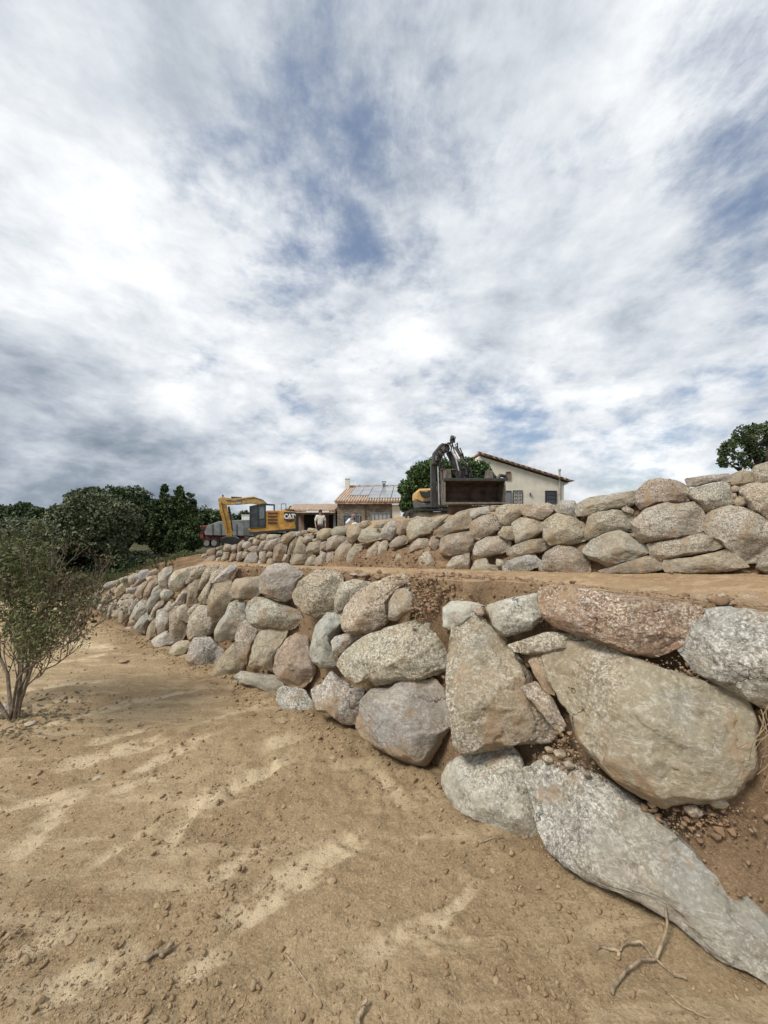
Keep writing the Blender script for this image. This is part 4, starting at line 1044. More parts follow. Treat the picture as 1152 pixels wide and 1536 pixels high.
tree('oak_tree', 'spreading oak above the crest of the upper wall, cut by the photo edge', 'tree', Vector((P(1150, 720, 16).x, 16, EZ + .9)),
     [blob(1120, 655, 20, 16), blob(1148, 652, 22, 16), blob(1100, 675, 18, 16), blob(1090, 692, 12, 16), blob(1180, 660, 26, 16), blob(1130, 680, 14, 16), blob(1115, 697, 10, 16), blob(1165, 690, 18, 16), blob(1210, 690, 30, 16), blob(1092, 682, 9, 16)],
     13000, .07, OAK, .13, 17, 'trees behind the walls', clump=.20, cf=2.2)
def shrub(name, label, px, d, r_px, n, size, mat, seed, h=.7, group='shrubs on the bank'):
    f = on_land(px, d); t = empty(name, f, label, 'shrub', group); rs = random.Random(seed); r = r_px / F * d; mb = MB()
    bl = []
    for k in range(7):
        a = rs.uniform(0, 6.28); c = f + Vector((math.cos(a) * r * .6, math.sin(a) * r * .5, r * h * rs.uniform(.5, 1.2)))
        bl.append((c, (r * .5, r * .5, r * h * .5))); mb.tube([(0, 0, -.1), (c - f) * .5, c - f], [.03, .02, .008], 5)
    mb.build('stem', BARK, t); leaves('foliage', bl, n, size, mat, t, seed, -.1, 2.5, .6, origin=f)
shrub('shrub', 'low green shrub on the crest under the spreading oak', 1098, 12, 17, 2600, .045, OAK, 21, .55)
shrub('shrub', 'bright yellow-green low shrub in the grass beneath the dark oak', 176, 20, 12, 1800, .06, BRIGHT, 22)
shrub('shrub', 'green bushy shrub between the grey-green oak trunk and the conifers', 205, 20.5, 20, 4200, .07, leaf_mat('shrub_leaf', ((.03, .05, .02), (.05, .075, .03), (.07, .10, .04))), 23, .8)
shrub('shrub', 'dry brown bush at the foot of the conifers', 232, 20, 15, 2400, .06, DRY, 24, .6)
shrub('shrub', 'dark shrub between the far jeep and the oak trunk', 125, 21.5, 13, 2000, .07, OAK, 25, .7)
shrub('shrub', 'dark shrub against the foot of the olive', 92, 19.5, 15, 2600, .07, OAK, 26, .6)
for i, (px, d, r, n_) in enumerate(((160, 23, 22, 3500), (190, 24.5, 24, 4000), (215, 22.5, 22, 4000), (140, 25, 22, 3500), (105, 24.5, 20, 3000), (232, 25, 22, 4000), (250, 21.5, 18, 3000), (75, 22, 22, 3500), (120, 28, 26, 3500), (175, 29, 28, 4000), (225, 29, 28, 4000), (60, 27, 26, 3500), (285, 22, 18, 3000), (30, 24, 26, 3500))):
    shrub('shrub', ('dark', 'dull green', 'olive green')[i % 3] + ' undergrowth bush beneath the trees, %s counted from the photo edge' % ordinal(sorted(q[0] for q in ((160,), (190,), (215,), (140,), (105,), (232,), (250,), (75,), (120,), (175,), (225,), (60,), (285,), (30,))).index(px) + 1), px, d, r, n_, .085, (OAK, GRASSM, OLIVE)[i % 3] if i % 3 != 1 else leaf_mat('undergrowth%d' % i, ((.03, .045, .02), (.06, .075, .03), (.09, .10, .045))), 60 + i, .75)
# weeds and grass on the bank: nobody could count them
rs_ = np.random.RandomState(31); V = []
for k in range(60000):
    px = rs_.uniform(60, 312); d = rs_.uniform(14.5, 30)
    x = (px - CX) / F * d
    if px < 150 and rs_.uniform() < .5: continue
    if d < 16 + max(0, (px - 110)) * .018 + .8 * fbm(np.array([[x * .6, d * .6, 1.]]), 2)[0] * 2: continue
    V.append((x, d))
V = np.array(V); zt = np.zeros(len(V)); 
for i0 in range(0, len(V), 2000):
    q = V[i0:i0 + 2000]; sub = _tf[(_tf[:, 1] > 12)]
    dd = (sub[None, ::2, 0] - q[:, None, 0]) ** 2 + (sub[None, ::2, 1] - q[:, None, 1]) ** 2
    j = dd.argmin(1); zt[i0:i0 + 2000] = np.maximum(np.where(dd.min(1) < 1.5, sub[::2][j, 2], -9), base_z(0, q[:, 1]))
n = len(V); h = rs_.uniform(.10, .38, n) * (1 + .6 * fbm(np.c_[V * .7, zt], 2)); ang = rs_.uniform(0, 6.28, n); wv = .022
lean = rs_.normal(0, .09, (n, 2))
A = np.c_[V[:, 0] - np.cos(ang) * wv, V[:, 1] - np.sin(ang) * wv, zt - .05]; B = np.c_[V[:, 0] + np.cos(ang) * wv, V[:, 1] + np.sin(ang) * wv, zt - .05]; Cc = np.c_[V + lean, zt + h]
tag(link_mesh('grass', np.stack([A, B, Cc], 1).reshape(-1, 3), np.arange(n * 3).reshape(n, 3), GRASSM), 'rough grass and weeds on the slope below the trees', 'grass', kind='stuff')

# far woodland closing the horizon
rs_ = np.random.RandomState(41); bl = []
for k in range(70):
    px = rs_.uniform(-300, 345); d = rs_.uniform(60, 95); bl.append((P(px, rs_.uniform(776, 790), d), (rs_.uniform(3, 5), 3, rs_.uniform(1.6, 2.8))))
for k in range(40):
    px = rs_.uniform(345, 1500); d = rs_.uniform(90, 130); bl.append((P(px, rs_.uniform(782, 792), d), (rs_.uniform(4, 7), 4, rs_.uniform(1.5, 2.5))))
tag(leaves('far_woodland', bl, 60000, .42, OLIVE, None, 42, -.2, .3, .5), 'far-off woodland reading as one low mass along the horizon', 'woodland', kind='stuff')

# ------------------------------------------------------------------ foreground bush
bf = g2(20, 1078); BF = Vector((bf[0], bf[1], ground_z(bf[0], bf[1])))
bush = empty('bush', BF, 'many-stemmed bush with green and browning leaves in the near foreground', 'bush')
rs = random.Random(5); mb = MB(); tips = []
def tgt(px, py, dd=0.0): return P(px, py, BF.y + dd) - BF
stems = [((20, 1078), (38, 1010), (52, 965), (75, 900)), ((20, 1078), (30, 1000), (20, 930), (12, 870)), ((14, 1078), (24, 1020), (60, 985), (118, 955)), ((22, 1075), (45, 1000), (85, 945), (120, 905)),
         ((18, 1078), (10, 1010), (-15, 950), (-40, 900)), ((20, 1075), (34, 985), (44, 920), (48, 860)), ((24, 1076), (40, 1030), (70, 1005), (100, 985)), ((16, 1078), (-10, 1040), (-50, 990), (-80, 940))]
for i, st in enumerate(stems):
    dz = (-.25, .3, -.45, .1, .45, -.1, -.3, .2)[i]
    pts = [tgt(st[0][0], st[0][1]) + Vector((0, 0, -.05))] + [tgt(p[0], p[1], dz * k / 3) for k, p in enumerate(st[1:], 1)]
    r0 = (.022, .020, .014, .017, .018, .014, .010, .016)[i]
    fine = []
    for a, b in zip(pts[:-1], pts[1:]):
        for u in (0, .33, .66): fine.append(a.lerp(b, u) + Vector((rs.uniform(-.012, .012), rs.uniform(-.012, .012), rs.uniform(-.01, .01))))
    fine.append(pts[-1])
    mb.tube(fine, [r0 * (1 - .07 * k) for k in range(len(fine))], 7)
    for k in range(3, len(fine)):
        for q in range(2):
            dd = (fine[k] - fine[k - 1]).normalized() + Vector((rs.uniform(-.55, .55), rs.uniform(-.6, .6), rs.uniform(-.1, .6)))
            branchy(mb, fine[k], dd, rs.uniform(.16, .26), r0 * .42, 2, rs, tips, .5, .18, (2, 3), .72)
mb.build('stem', BARKL, bush, smooth=True)
def bush_leaves(name, mat, sel, per, size, seed):
    rs = np.random.RandomState(seed); V = []
    for p, d in tips:
        wp = p + BF; px = CX + F * wp.x / wp.y; py = HY - F * (wp.z - EZ) / wp.y
        k = rs.poisson(per * sel(px, py))
        for _ in range(k):
            c = np.array(p[:]) + rs.normal(0, .045, 3); a = rs.normal(size=3) + (0, 0, .3); a /= np.linalg.norm(a); b = np.cross(a, rs.normal(size=3)); b /= np.linalg.norm(b); nn_ = np.cross(a, b)
            s = size * rs.uniform(.6, 1.3)
            V += [c, c + a * s * .5 + b * s * .24 + nn_ * s * .05, c + a * s * 1.1, c + a * s * .5 - b * s * .24 + nn_ * s * .05]
    V = np.array(V)
    return link_mesh(name, V, np.arange(len(V)).reshape(-1, 4), mat, bush)
bush_leaves('foliage', BUSH, lambda x, y: 1.0 if x < 85 else .5 if x < 105 else .25, 12, .030, 3)
o = bush_leaves('dry_foliage', DRY, lambda x, y: (.25 if x < 80 else .9), 7, .028, 4); tag(o, 'browned curling leaves on the outer twigs')
bl = [(P(px, py, BF.y + dz), (r / F * BF.y, .32, r / F * BF.y * .8)) for px, py, r, dz in ((20, 832, 30, .1), (50, 828, 22, .1), (-20, 835, 34, .2), (55, 850, 28, 0), (-20, 860, 34, .2), (30, 875, 30, .1), (70, 875, 20, -.1), (-8, 885, 30, .1), (-40, 890, 34, .2))]
leaves('leafy_top', bl, 1500, .027, BUSH, bush, 9, -.08, 6, .7, 2.0, origin=BF)
bl = [(P(px, py, BF.y + dz), (r / F * BF.y, .25, r / F * BF.y * .8)) for px, py, r, dz in ((95, 870, 18, -.1), (110, 890, 18, -.1), (122, 905, 16, 0), (90, 900, 18, 0), (8, 880, 26, -.1), (128, 925, 10, 0), (132, 905, 14, 0), (120, 935, 16, .05), (138, 885, 10, 0), (95, 925, 18, 0))]
leaves('leafy_side', bl, 1100, .026, DRY, bush, 10, -.05, 6, .8, 1.7, origin=BF)

rs = np.random.RandomState(52); V = []
for k in range(520):
    x, y = BF.x + rs.normal(0, .42), BF.y + rs.normal(0, .32); z_ = ground_z(x, y) + .006
    a = rs.uniform(0, 6.28); s_ = rs.uniform(.012, .03); u = np.array([math.cos(a), math.sin(a), rs.normal(0, .3)]) * s_; w = np.array([-math.sin(a), math.cos(a), rs.normal(0, .3)]) * s_ * .45
    c = np.array([x, y, z_ + .004]); V += [c - u, c + w, c + u, c - w]
tag(link_mesh('fallen_leaves', np.array(V), np.arange(len(V)).reshape(-1, 4), DRY), 'dry leaves fallen on the soil under the bush', 'leaf litter', kind='stuff')

# ------------------------------------------------------------------ buildings
STUCCO = pmat('cream_stucco', (.62, .57, .475), .9, var=.05, scale=1.5)
TILE = pmat('roof_tile', (.30, .20, .145), .85, var=.3, scale=5, bump=.4)
TILEP = pmat('pale_roof_tile', (.50, .38, .29), .85, var=.15, scale=5, bump=.4)
GLASS = pmat('window_glass', (.10, .12, .14), .15, var=.2, scale=1)
DGREY = pmat('dark_grey_paint', (.12, .125, .13), .6, var=.1)
WHITEP = pmat('white_paint', (.72, .71, .68), .6, var=.05)
IRON = pmat('black_iron', (.03, .03, .032), .6, var=.1)
PINKW = pmat('pinkish_plaster', (.36, .25, .20), .9, var=.1, scale=2)
PANEL = pmat('solar_glass', (.34, .35, .36), .22, metal=.2, var=.08, scale=1)
def stone_wall_mat():
    m = bpy.data.materials.new('rubble_masonry'); m.use_nodes = True; T = NT(m.node_tree); b = T.n['Principled BSDF']
    co = T.mapping(T.node('ShaderNodeTexCoord').outputs['Object'], (1, 1, 1.7))
    v = T.node('ShaderNodeTexVoronoi', {'Vector': co, 'Scale': 4.2}); e = T.node('ShaderNodeTexVoronoi', {'Vector': co, 'Scale': 4.2}, feature='DISTANCE_TO_EDGE')
    sp = T.node('ShaderNodeSeparateColor', {0: v.outputs['Color']})
    c = T.mix(sp.outputs[0], (.11, .085, .062), (.24, .19, .14)); c = T.mix(T.rng(e.outputs['Distance'], 0, .06, 1, 0), c, (.20, .17, .135))
    T.put(b.inputs['Base Color'], c); b.inputs['Roughness'].default_value = .95
    T.put(b.inputs['Normal'], T.node('ShaderNodeBump', {'Height': T.rng(e.outputs['Distance'], 0, .1), 'Strength': .6, 'Distance': .03}).outputs[0]); return m
MASON = stone_wall_mat()
def X(px, d): return (px - CX) / F * d
def Z(py, d): return EZ - (py - HY) / F * d

# white house with the single sloping roof
d = 30.0
wh = empty('white_house', (X(780, d), d, Z(765, d)), 'cream rendered house with one long sloping roof and a barred window, behind the upper wall', 'house')
O = Vector(wh.location)
def L(px, py, dd=0.0): return (X(px, d) - O.x, Z(py, d) - O.z, dd)
def rel(px, py, y): return Vector((X(px, d) - O.x, y, Z(py, d) - O.z))
prof = [(L(714, 775)[0], L(714, 775)[1] - .4), (L(846, 775)[0], L(846, 775)[1] - .4), (L(846, 723)[0], L(846, 723)[1]), (L(719, 684)[0], L(719, 684)[1]), (L(714, 694)[0], L(714, 694)[1])]
MB().prism(prof, 0, 8, 'y').build('wall', STUCCO, wh)
sl = (Vector((X(855, d), 0, Z(722.5, d))) - Vector((X(718, d), 0, Z(680.5, d)))); ln = sl.length; an = -math.atan2(sl.z, sl.x)
c = Vector((X(786.5, d) - O.x, 3.9, Z(701.7, d) - O.z))
M = Matrix.Rotation(an, 3, 'Y')
rf = MB(); rf.box(c, (ln, 8.5, .07), M)
n = int(ln / .42)
for i in range(n + 1):      # tile ends along the verge and the curved covers above them
    q = c + M @ Vector((-ln / 2 + ln * i / n, -4.2, .07)); rf.box(q, (.26, .26, .04), M)
for k in range(20):
    y = -4.0 + k * .42; rf.tube([c + M @ Vector((-ln / 2, y, .07)), c + M @ Vector((ln / 2, y, .07))], .10, 6)
rf.build('roof', TILE, wh)
MB().prism([(L(846, 727)[0], L(0, 728)[1]), (L(853, 727)[0], L(0, 724.6)[1]), (L(846, 723)[0], L(0, 724)[1])], -.1, 8, 'y').build('eave_soffit', STUCCO, wh)
def framed(parent, Lf, x0, y0, x1, y1, yy, fm, gm, bars=0, name='window', rec=.06, fr=.05, hbars=0):
    a, b = Lf(x0, y1, yy), Lf(x1, y0, yy)
    w = MB(); t = fr
    for (cx_, cz, sx, sz) in (((a.x + b.x) / 2, a.z + t / 2, b.x - a.x, t), ((a.x + b.x) / 2, b.z - t / 2, b.x - a.x, t)): w.box((cx_, yy - .03, cz), (sx, .10, sz))
    for cx_ in (a.x + t / 2, b.x - t / 2): w.box((cx_, yy - .03, (a.z + b.z) / 2), (t, .10, b.z - a.z - 2 * t))
    for k in range(bars):
        cx_ = a.x + (b.x - a.x) * (k + 1) / (bars + 1); w.box((cx_, yy - .03, (a.z + b.z) / 2), (t * .6, .07, b.z - a.z - 2 * t))
    for k in range(hbars):
        cz = a.z + (b.z - a.z) * (k + 1) / (hbars + 1); w.box(((a.x + b.x) / 2, yy - .036, cz), (b.x - a.x - 2 * t, .07, t * .5))
    o = w.build(name, fm, parent)
    MB().box(((a.x + b.x) / 2, yy - .01, (a.z + b.z) / 2), (b.x - a.x - 2 * t, .03, b.z - a.z - 2 * t)).build('pane', gm, o)
    return o
framed(wh, rel, 758.3, 707.5, 766.2, 720, -.01, pmat('brown_shutter', (.20, .14, .10), .8), pmat('brown_shutter', (.20, .14, .10), .8))
framed(wh, rel, 817.5, 736, 834.5, 755, -.01, IRON, GLASS, 6, hbars=2)
dr = framed(wh, rel, 754, 736, 767, 764, -.01, DGREY, pmat('grey_door', (.17, .175, .18), .6), 0, 'door')
# white panel with scroll ironwork
a, b = rel(769, 764, 0), rel(783.5, 735.5, 0)
g = MB().box(((a.x + b.x) / 2, -.03, (a.z + b.z) / 2), (b.x - a.x - .08, .03, b.z - a.z - .08)).build('gate_panel', pmat('pale_panel', (.42, .40, .36), .8), wh)
ir = MB()
for cx_ in (a.x + .03, b.x - .03): ir.box((cx_, -.06, (a.z + b.z) / 2), (.05, .05, b.z - a.z))
for cz in (a.z + .03, b.z - .03): ir.box(((a.x + b.x) / 2, -.06, cz), (b.x - a.x - .1, .05, .05))
ir.box(((a.x + b.x) / 2, -.06, (a.z + b.z) / 2), (.03, .04, b.z - a.z - .1))
for col_ in (-1, 1):
    for r_ in range(5):
        cx_ = (a.x + b.x) / 2 + col_ * .17; cz = a.z + .17 + r_ * .27
        ir.tube([(cx_ + .10 * math.cos(t) * (1 - t / 12), -.07, cz + .10 * math.sin(t) * (1 - t / 12)) for t in np.linspace(0, 7.5, 14)], .014, 4)
ir.build('scroll_grille', IRON, g)
MB().tube([rel(838.3, 760, -.12), rel(838.3, 706, -.12)], .075, 8).tube([rel(838.3, 707, -.12), rel(838.3, 704, -.12)], .11, 8).build('flue_pipe', pmat('galvanised_pipe', (.36, .33, .28), .6), wh)
lm = MB(); q = rel(795, 742, -.05); lm.box(q, (.08, .1, .2)); lm.box(q + Vector((0, -.08, .12)), (.14, .14, .04)); lm.build('wall_lamp', DGREY, wh, .01)

# stone house with the solar panels
d2 = 25.5
sh = empty('stone_house', (X(550, d2), d2, Z(800, d2)), 'rubble stone house with tiled roof and solar panels between the excavators', 'house')
O2 = Vector(sh.location)
def rs2(px, py, y=0.0): return Vector((X(px, d2) - O2.x, y, Z(py, d2) - O2.z))
wl = MB(); bx = [rs2(505, 0).x, rs2(548, 0).x, rs2(588, 0).x]; z0 = -1.0
zt = rs2(0, 753.5).z
wl.prism([(bx[0], .35), (bx[1], -.0), (bx[2], 0.0), (bx[2], 5), (bx[0], 5)], z0, zt, 'z')
wl.build('stone_wall', MASON, sh)
MB().prism([(bx[2] + .01, .02), (rs2(601, 0).x, .02), (rs2(601, 0).x, 5), (bx[2] + .01, 5)], z0, rs2(0, 757).z, 'z').build('rendered_wall', STUCCO, sh)
# roof rises away from the eave
ridge_y, ridge_z = 4.2, rs2(0, 0).z
rz = EZ - (732 - HY) / F * (d2 + 4.0) - O2.z
e0, e1, e2 = Vector((bx[0] - .12, .12, zt + .02)), Vector((bx[1], -.28, zt + .0)), Vector((rs2(603, 0).x, -.28, zt + .02))
r0, r1, r2 = Vector((X(522, d2 + 4) - O2.x, 4, rz)), Vector((X(560, d2 + 4) - O2.x, 4, rz + .02)), Vector((X(606, d2 + 4) - O2.x, 4, rz + .03))
rb = MB(); T_ = Vector((0, 0, -.12))
vs = [e0, e1, e2, r2, r1, r0]; rb.add([v for v in vs] + [v + T_ for v in vs], [(0, 1, 4, 5), (1, 2, 3, 4), (7, 6, 11, 10), (8, 7, 10, 9), (0, 6, 7, 1), (1, 7, 8, 2), (2, 8, 9, 3), (5, 11, 6, 0), (3, 9, 10, 4), (4, 10, 11, 5)])
rb.build('roof', TILE, sh)
cv = MB()
for k in range(26):
    u = k / 25
    def along(a, b, c_, u): return a.lerp(b, u / .45) if u < .45 else b.lerp(c_, (u - .45) / .55)
    a, b = along(e0, e1, e2, u), along(r0, r1, r2, u)
    cv.tube([a + Vector((0, -.05, .05)), b + Vector((0, 0, .05))], .075, 6)
cv.build('roof_tiles', TILEP, sh)
MB().tube([r0 + Vector((0, 0, .1)), r1 + Vector((0, 0, .1)), r2 + Vector((0, 0, .1))], .11, 6).build('ridge_tile', TILE, sh)
def roof_pt(u, v, up=.16):
    a, b = along(e0, e1, e2, u), along(r0, r1, r2, u); return a.lerp(b, v) + Vector((0, -up * .3, up))
for (u0, u1, v0, v1) in ((.17, .315, .30, .93), (.325, .46, .30, .93), (.47, .64, .12, .55), (.65, .82, .12, .55), (.83, .99, .12, .55), (.47, .64, .57, .97), (.65, .82, .57, .97), (.83, .99, .57, .97)):
    q = [roof_pt(u0, v0), roof_pt(u1, v0), roof_pt(u1, v1), roof_pt(u0, v1)]
    p = MB().add([*q, *[a + Vector((0, .02, -.06)) for a in q]], [(0, 1, 2, 3), (4, 7, 6, 5), (0, 4, 5, 1), (1, 5, 6, 2), (2, 6, 7, 3), (3, 7, 4, 0)]).build('solar_panel', PANEL, sh)
q = rs2(513.5, 745, 3.2); MB().box((q.x, 3.6, rz - .1), (.30, .35, 1.5)).box((q.x, 3.6, rz + .66), (.36, .41, .06)).build('chimney', STUCCO, sh)
q = X(576, d2 + 3.6) - O2.x; MB().box((q, 3.6, rz + .12), (.22, .22, .4)).box((q, 3.6, rz + .44), (.34, .34, .05)).box((q - .1, 3.6, rz + .37), (.03, .2, .14)).box((q + .1, 3.6, rz + .37), (.03, .2, .14)).build('vent_chimney', DGREY, sh)
framed(sh, rs2, 555.5, 769, 585.5, 783, -.02, pmat('slate_blue_frame', (.16, .19, .21), .5), pmat('pale_pane', (.30, .32, .32), .3), 4)
a = framed(sh, lambda x, y, yy: rs2(x, y, yy), 514.5, 772, 540, 790, -.0, pmat('slate_blue_frame', (.16, .19, .21), .5), GLASS, 3)
MB().tube([rs2(547.6, 754, -.06), rs2(547.6, 800, -.06)], .03, 6).build('drainpipe', pmat('rusty_pipe', (.10, .06, .045), .8), sh)

# low tiled wing with the open porch
d3 = 27.0
pw = empty('porch_wing', (X(470, d3), d3, Z(800, d3)), 'low porch wing with pale tiled roof on grey posts beside the stone house', 'house')
O3 = Vector(pw.location)
def r3(px, py, y=0.0): return Vector((X(px, d3) - O3.x, y, Z(py, d3) - O3.z))
xa, xb = r3(431, 0).x, r3(503.5, 0).x
MB().box(((xa + xb) / 2, 3.0, (r3(0, 770).z - 1) / 2), (xb - xa, .2, r3(0, 770).z + 1)).build('back_wall', PINKW, pw)
MB().box(((xa + xb) / 2, .0, r3(0, 770).z), (xb - xa, .18, .16)).build('beam', DGREY, pw)
for px in (445.8, 502, 431.5):
    MB().box((r3(px, 0).x, 0, (r3(0, 771.8).z - 1) / 2), (.17, .17, r3(0, 771.8).z + 1)).build('post', DGREY, pw)
za, zb_ = r3(0, 769).z + .1, EZ - (757.5 - HY) / F * (d3 + 3) - O3.z
rb = MB(); q = [Vector((xa - .3, -.4, za)), Vector((xb, -.4, za)), Vector((xb, 3.2, zb_)), Vector((xa - .3, 3.2, zb_))]
rb.add([*q, *[v + T_ for v in q]], [(0, 1, 2, 3), (4, 7, 6, 5), (0, 4, 5, 1), (1, 5, 6, 2), (2, 6, 7, 3), (3, 7, 4, 0)])
for k in range(24):
    x = xa - .3 + (xb - xa + .3) * (k + .5) / 24; rb.tube([(x, -.44, za + .05), (x, 3.2, zb_ + .05)], .07, 6)
rb.build('roof', TILEP, pw)
MB().box((r3(478, 0).x, -.42, r3(0, 768.6).z + .05), (1.6, .03, .12)).build('awning_cassette', WHITEP, pw)
for px, w in ((452, .8), (470, .6), (492, .7)):
    MB().box((r3(px, 0).x, 2.87, 1.0), (w, .06, 2.0)).build('doorway', pmat('dark_interior', (.03, .026, .024), .9), pw)
tag(MB().box((X(371, 36), 36, Z(790, 36)), (1.0, .2, 2.2)).box((X(371, 36), 36, Z(772.5, 36)), (1.08, .28, .06)).build('garden_wall', WHITEP), 'white garden wall showing under the yellow cab of the excavator', 'wall')

# ------------------------------------------------------------------ yellow excavator
YEL = pmat('digger_yellow', (.50, .27, .055), .55, var=.2, scale=3)
YEL2 = pmat('pale_digger_yellow', (.54, .34, .11), .5, var=.12, scale=3)
BLK = pmat('black_steel', (.035, .034, .033), .55, var=.2, scale=5)
STEEL = pmat('worn_steel', (.16, .135, .11), .6, metal=.3, var=.25, scale=4, bump=.3)
CHROME = pmat('chrome_rod', (.62, .62, .62), .2, metal=.9, var=.05)
RUST = pmat('rusty_steel', (.085, .058, .044), .8, var=.3, scale=3, bump=.4)
CABG = pmat('cab_glass', (.05, .065, .07), .1, var=.3, scale=2)
HOSE = pmat('rubber_hose', (.02, .02, .02), .6)
dm = 26.0; kx = dm / F; yaw = R(18)
gz = Z(823, dm)
ex = empty('excavator', (X(405, dm), dm + .4, gz), 'yellow tracked excavator with raised arm and lettered tail, seen side on above the walls', 'excavator', 'construction machines', yaw); ex.scale = (.955, .955, .955)
def q2(px, py): return ((px - 405) * kx / math.cos(yaw), (823 - py) * kx)
def pz(pts): return [q2(*p) for p in pts]
MB().prism(pz([(372, 793), (374, 790), (395.6, 788.5), (396, 765), (398, 763.2), (421, 763), (437, 764.5), (439, 793), (410, 795.5), (376, 798.5)]), -.9, 1.7, 'y').build('body', YEL, ex, .04)
wv_ = ex.children[-1]
for y0 in (766.2, 771.2, 776.2, 781):
    MB().prism(pz([(398.8, y0), (412.6, y0), (412.6, y0 + 2.7), (398.8, y0 + 2.7)]), -.93, -.85, 'y').build('vent_slot', pmat('vent_brown', (.09, .04, .02), .7), wv_)
MB().prism(pz([(372.5, 796.6), (410, 793.6), (439.4, 791), (439.2, 794), (410, 797), (376, 800)]), -.94, 1.72, 'y').build('lower_rim', BLK, ex)
pl = MB().prism(pz([(421.8, 765), (436.6, 766), (437, 779.5), (432, 781.2), (425, 780), (422.3, 777)]), -.955, -.86, 'y').build('name_plate', BLK, ex, .015)
def word(txt, name, size, loc, rot, mat, parent, ext=.01, off=.012):
    cu = bpy.data.curves.new(name, 'FONT'); cu.body = txt; cu.size = size; cu.extrude = ext; cu.offset = off; cu.align_x = 'CENTER'; cu.align_y = 'CENTER'
    o = bpy.data.objects.new(name, cu); COL.objects.link(o); o.parent = parent; o.location = loc; o.rotation_euler = rot; cu.materials.append(mat)
    bpy.context.view_layer.update(); dg = bpy.context.evaluated_depsgraph_get(); me = bpy.data.meshes.new_from_object(o.evaluated_get(dg))
    bpy.data.objects.remove(o); o = bpy.data.objects.new(name, me); COL.objects.link(o); o.parent = parent; o.location = loc; o.rotation_euler = rot
    if not me.materials: me.materials.append(mat)
    return o
cx_, cz = q2(429.6, 772.6)
WL = pmat('white_lettering', (.8, .8, .78), .5, var=.02)
w_ = word('CAT', 'lettering', .46, (cx_, -.965, cz), (R(90), 0, 0), WL, pl, .012, .022); w_.scale = (.80, 1, 1)
MB().prism([(cx_ - .10, cz - .19), (cx_ + .10, cz - .19), (cx_, cz - .02)], -.985, -.967, 'y').build('triangle_mark', YEL, pl)
# cab
cab = MB(); t = .045
def fr(mb, pts, th, y0, y1):
    P_ = [Vector((a, 0, b)) for a, b in pz(pts)]
    for i in range(len(P_)):
        a, b = P_[i], P_[(i + 1) % len(P_)]
        mb.tube([Vector((a.x, y0, a.z)), Vector((b.x, y0, b.z))], th, 6); mb.tube([Vector((a.x, y1, a.z)), Vector((b.x, y1, b.z))], th, 6)
        mb.tube([Vector((a.x, y0, a.z)), Vector((a.x, y1, a.z))], th, 6)
cp = [(374.5, 757.5), (392, 753.5), (395.4, 754), (395.4, 789), (374.5, 790)]
fr(cab, cp, .055, -.88, .05)
a, b = q2(385, 753), q2(385, 789)
cab.tube([(a[0], -.88, a[1]), (b[0], -.88, b[1])], .04, 6)
cab.prism(pz([(373.6, 757.6), (392.5, 752.4), (409, 753.6), (409, 755.2), (392.5, 754.6), (373.6, 759.4)]), -.93, .12, 'y')
cab.prism(pz([(407.6, 754.5), (409, 754.5), (409, 763.4), (407.6, 763.4)]), -.9, .1, 'y')
cab.build('cab', BLK, ex)
cb = ex.children[-1]
MB().prism(pz([(375.6, 759), (391, 755.4), (394.6, 755.6), (394.6, 787.5), (375.6, 788.6)]), -.84, .0, 'y').build('window', CABG, cb)
MB().prism(pz([(387.2, 757.5), (394, 757.3), (394, 775), (387.2, 776)]), -.865, -.845, 'y').build('side_pane', pmat('pale_reflection_glass', (.16, .19, .19), .15), cb)
st = MB(); a = q2(383, 782); st.box((a[0], -.4, a[1]), (.5, .5, .14)); st.box((a[0] + .22, -.4, a[1] + .35), (.12, .46, .7)); st.build('seat', HOSE, cb, .03)
# boom, stick, bucket
MB().prism(pz([(330.5, 743), (337, 742), (350, 744.5), (365, 742.3), (379, 740.5), (390, 745), (398.5, 752), (396, 757), (388, 754), (376, 751.8), (358, 753.8), (341, 754.5), (332.5, 752)]), .30, .70, 'y').build('boom', YEL2, ex, .03)
bm_ = ex.children[-1]
MB().tube([(*q2(347, 743.4)[:1], .5, q2(347, 743)[1]), (q2(362, 0)[0], .5, q2(0, 743.4)[1])], .09, 8).tube([(q2(362, 0)[0], .5, q2(0, 743.4)[1]), (q2(386, 0)[0], .5, q2(0, 744.2)[1])], .045, 8).build('hydraulic_ram', BLK, bm_)
MB().tube([(q2(px, 0)[0], .28, q2(0, py)[1]) for px, py in ((340, 747), (352, 748.5), (365, 745), (380, 742.3), (392, 746), (399, 753))], .022, 5).build('hose', HOSE, bm_)
q = q2(357.5, 751); plb = MB().prism(pz([(353, 753.2), (356, 748.6), (362.5, 748.6), (360, 753.2)]), .285, .305, 'y').build('name_plate', BLK, bm_)
w_ = word('CAT', 'lettering', .17, (q[0], .282, q2(0, 751)[1]), (R(90), 0, 0), WL, plb, .004, .008)
MB().tube([(q2(335.5, 0)[0], .5, q2(0, 742)[1]), (q2(335.5, 0)[0], .5, q2(0, 738.4)[1])], .06, 8).build('beacon', DGREY, bm_)
MB().prism(pz([(329.3, 745), (333, 742), (340, 750), (341.5, 760), (346, 780), (349.5, 800), (347, 806), (341, 805), (337, 785), (331.5, 765)]), .34, .66, 'y').build('stick', YEL, ex, .03)
sk = ex.children[-1]
MB().tube([(q2(343.5, 0)[0], .5, q2(0, 757)[1]), (q2(346, 0)[0], .5, q2(0, 770)[1])], .07, 8).tube([(q2(346, 0)[0], .5, q2(0, 770)[1]), (q2(349, 0)[0], .5, q2(0, 795)[1])], .035, 8).build('hydraulic_ram', BLK, sk)
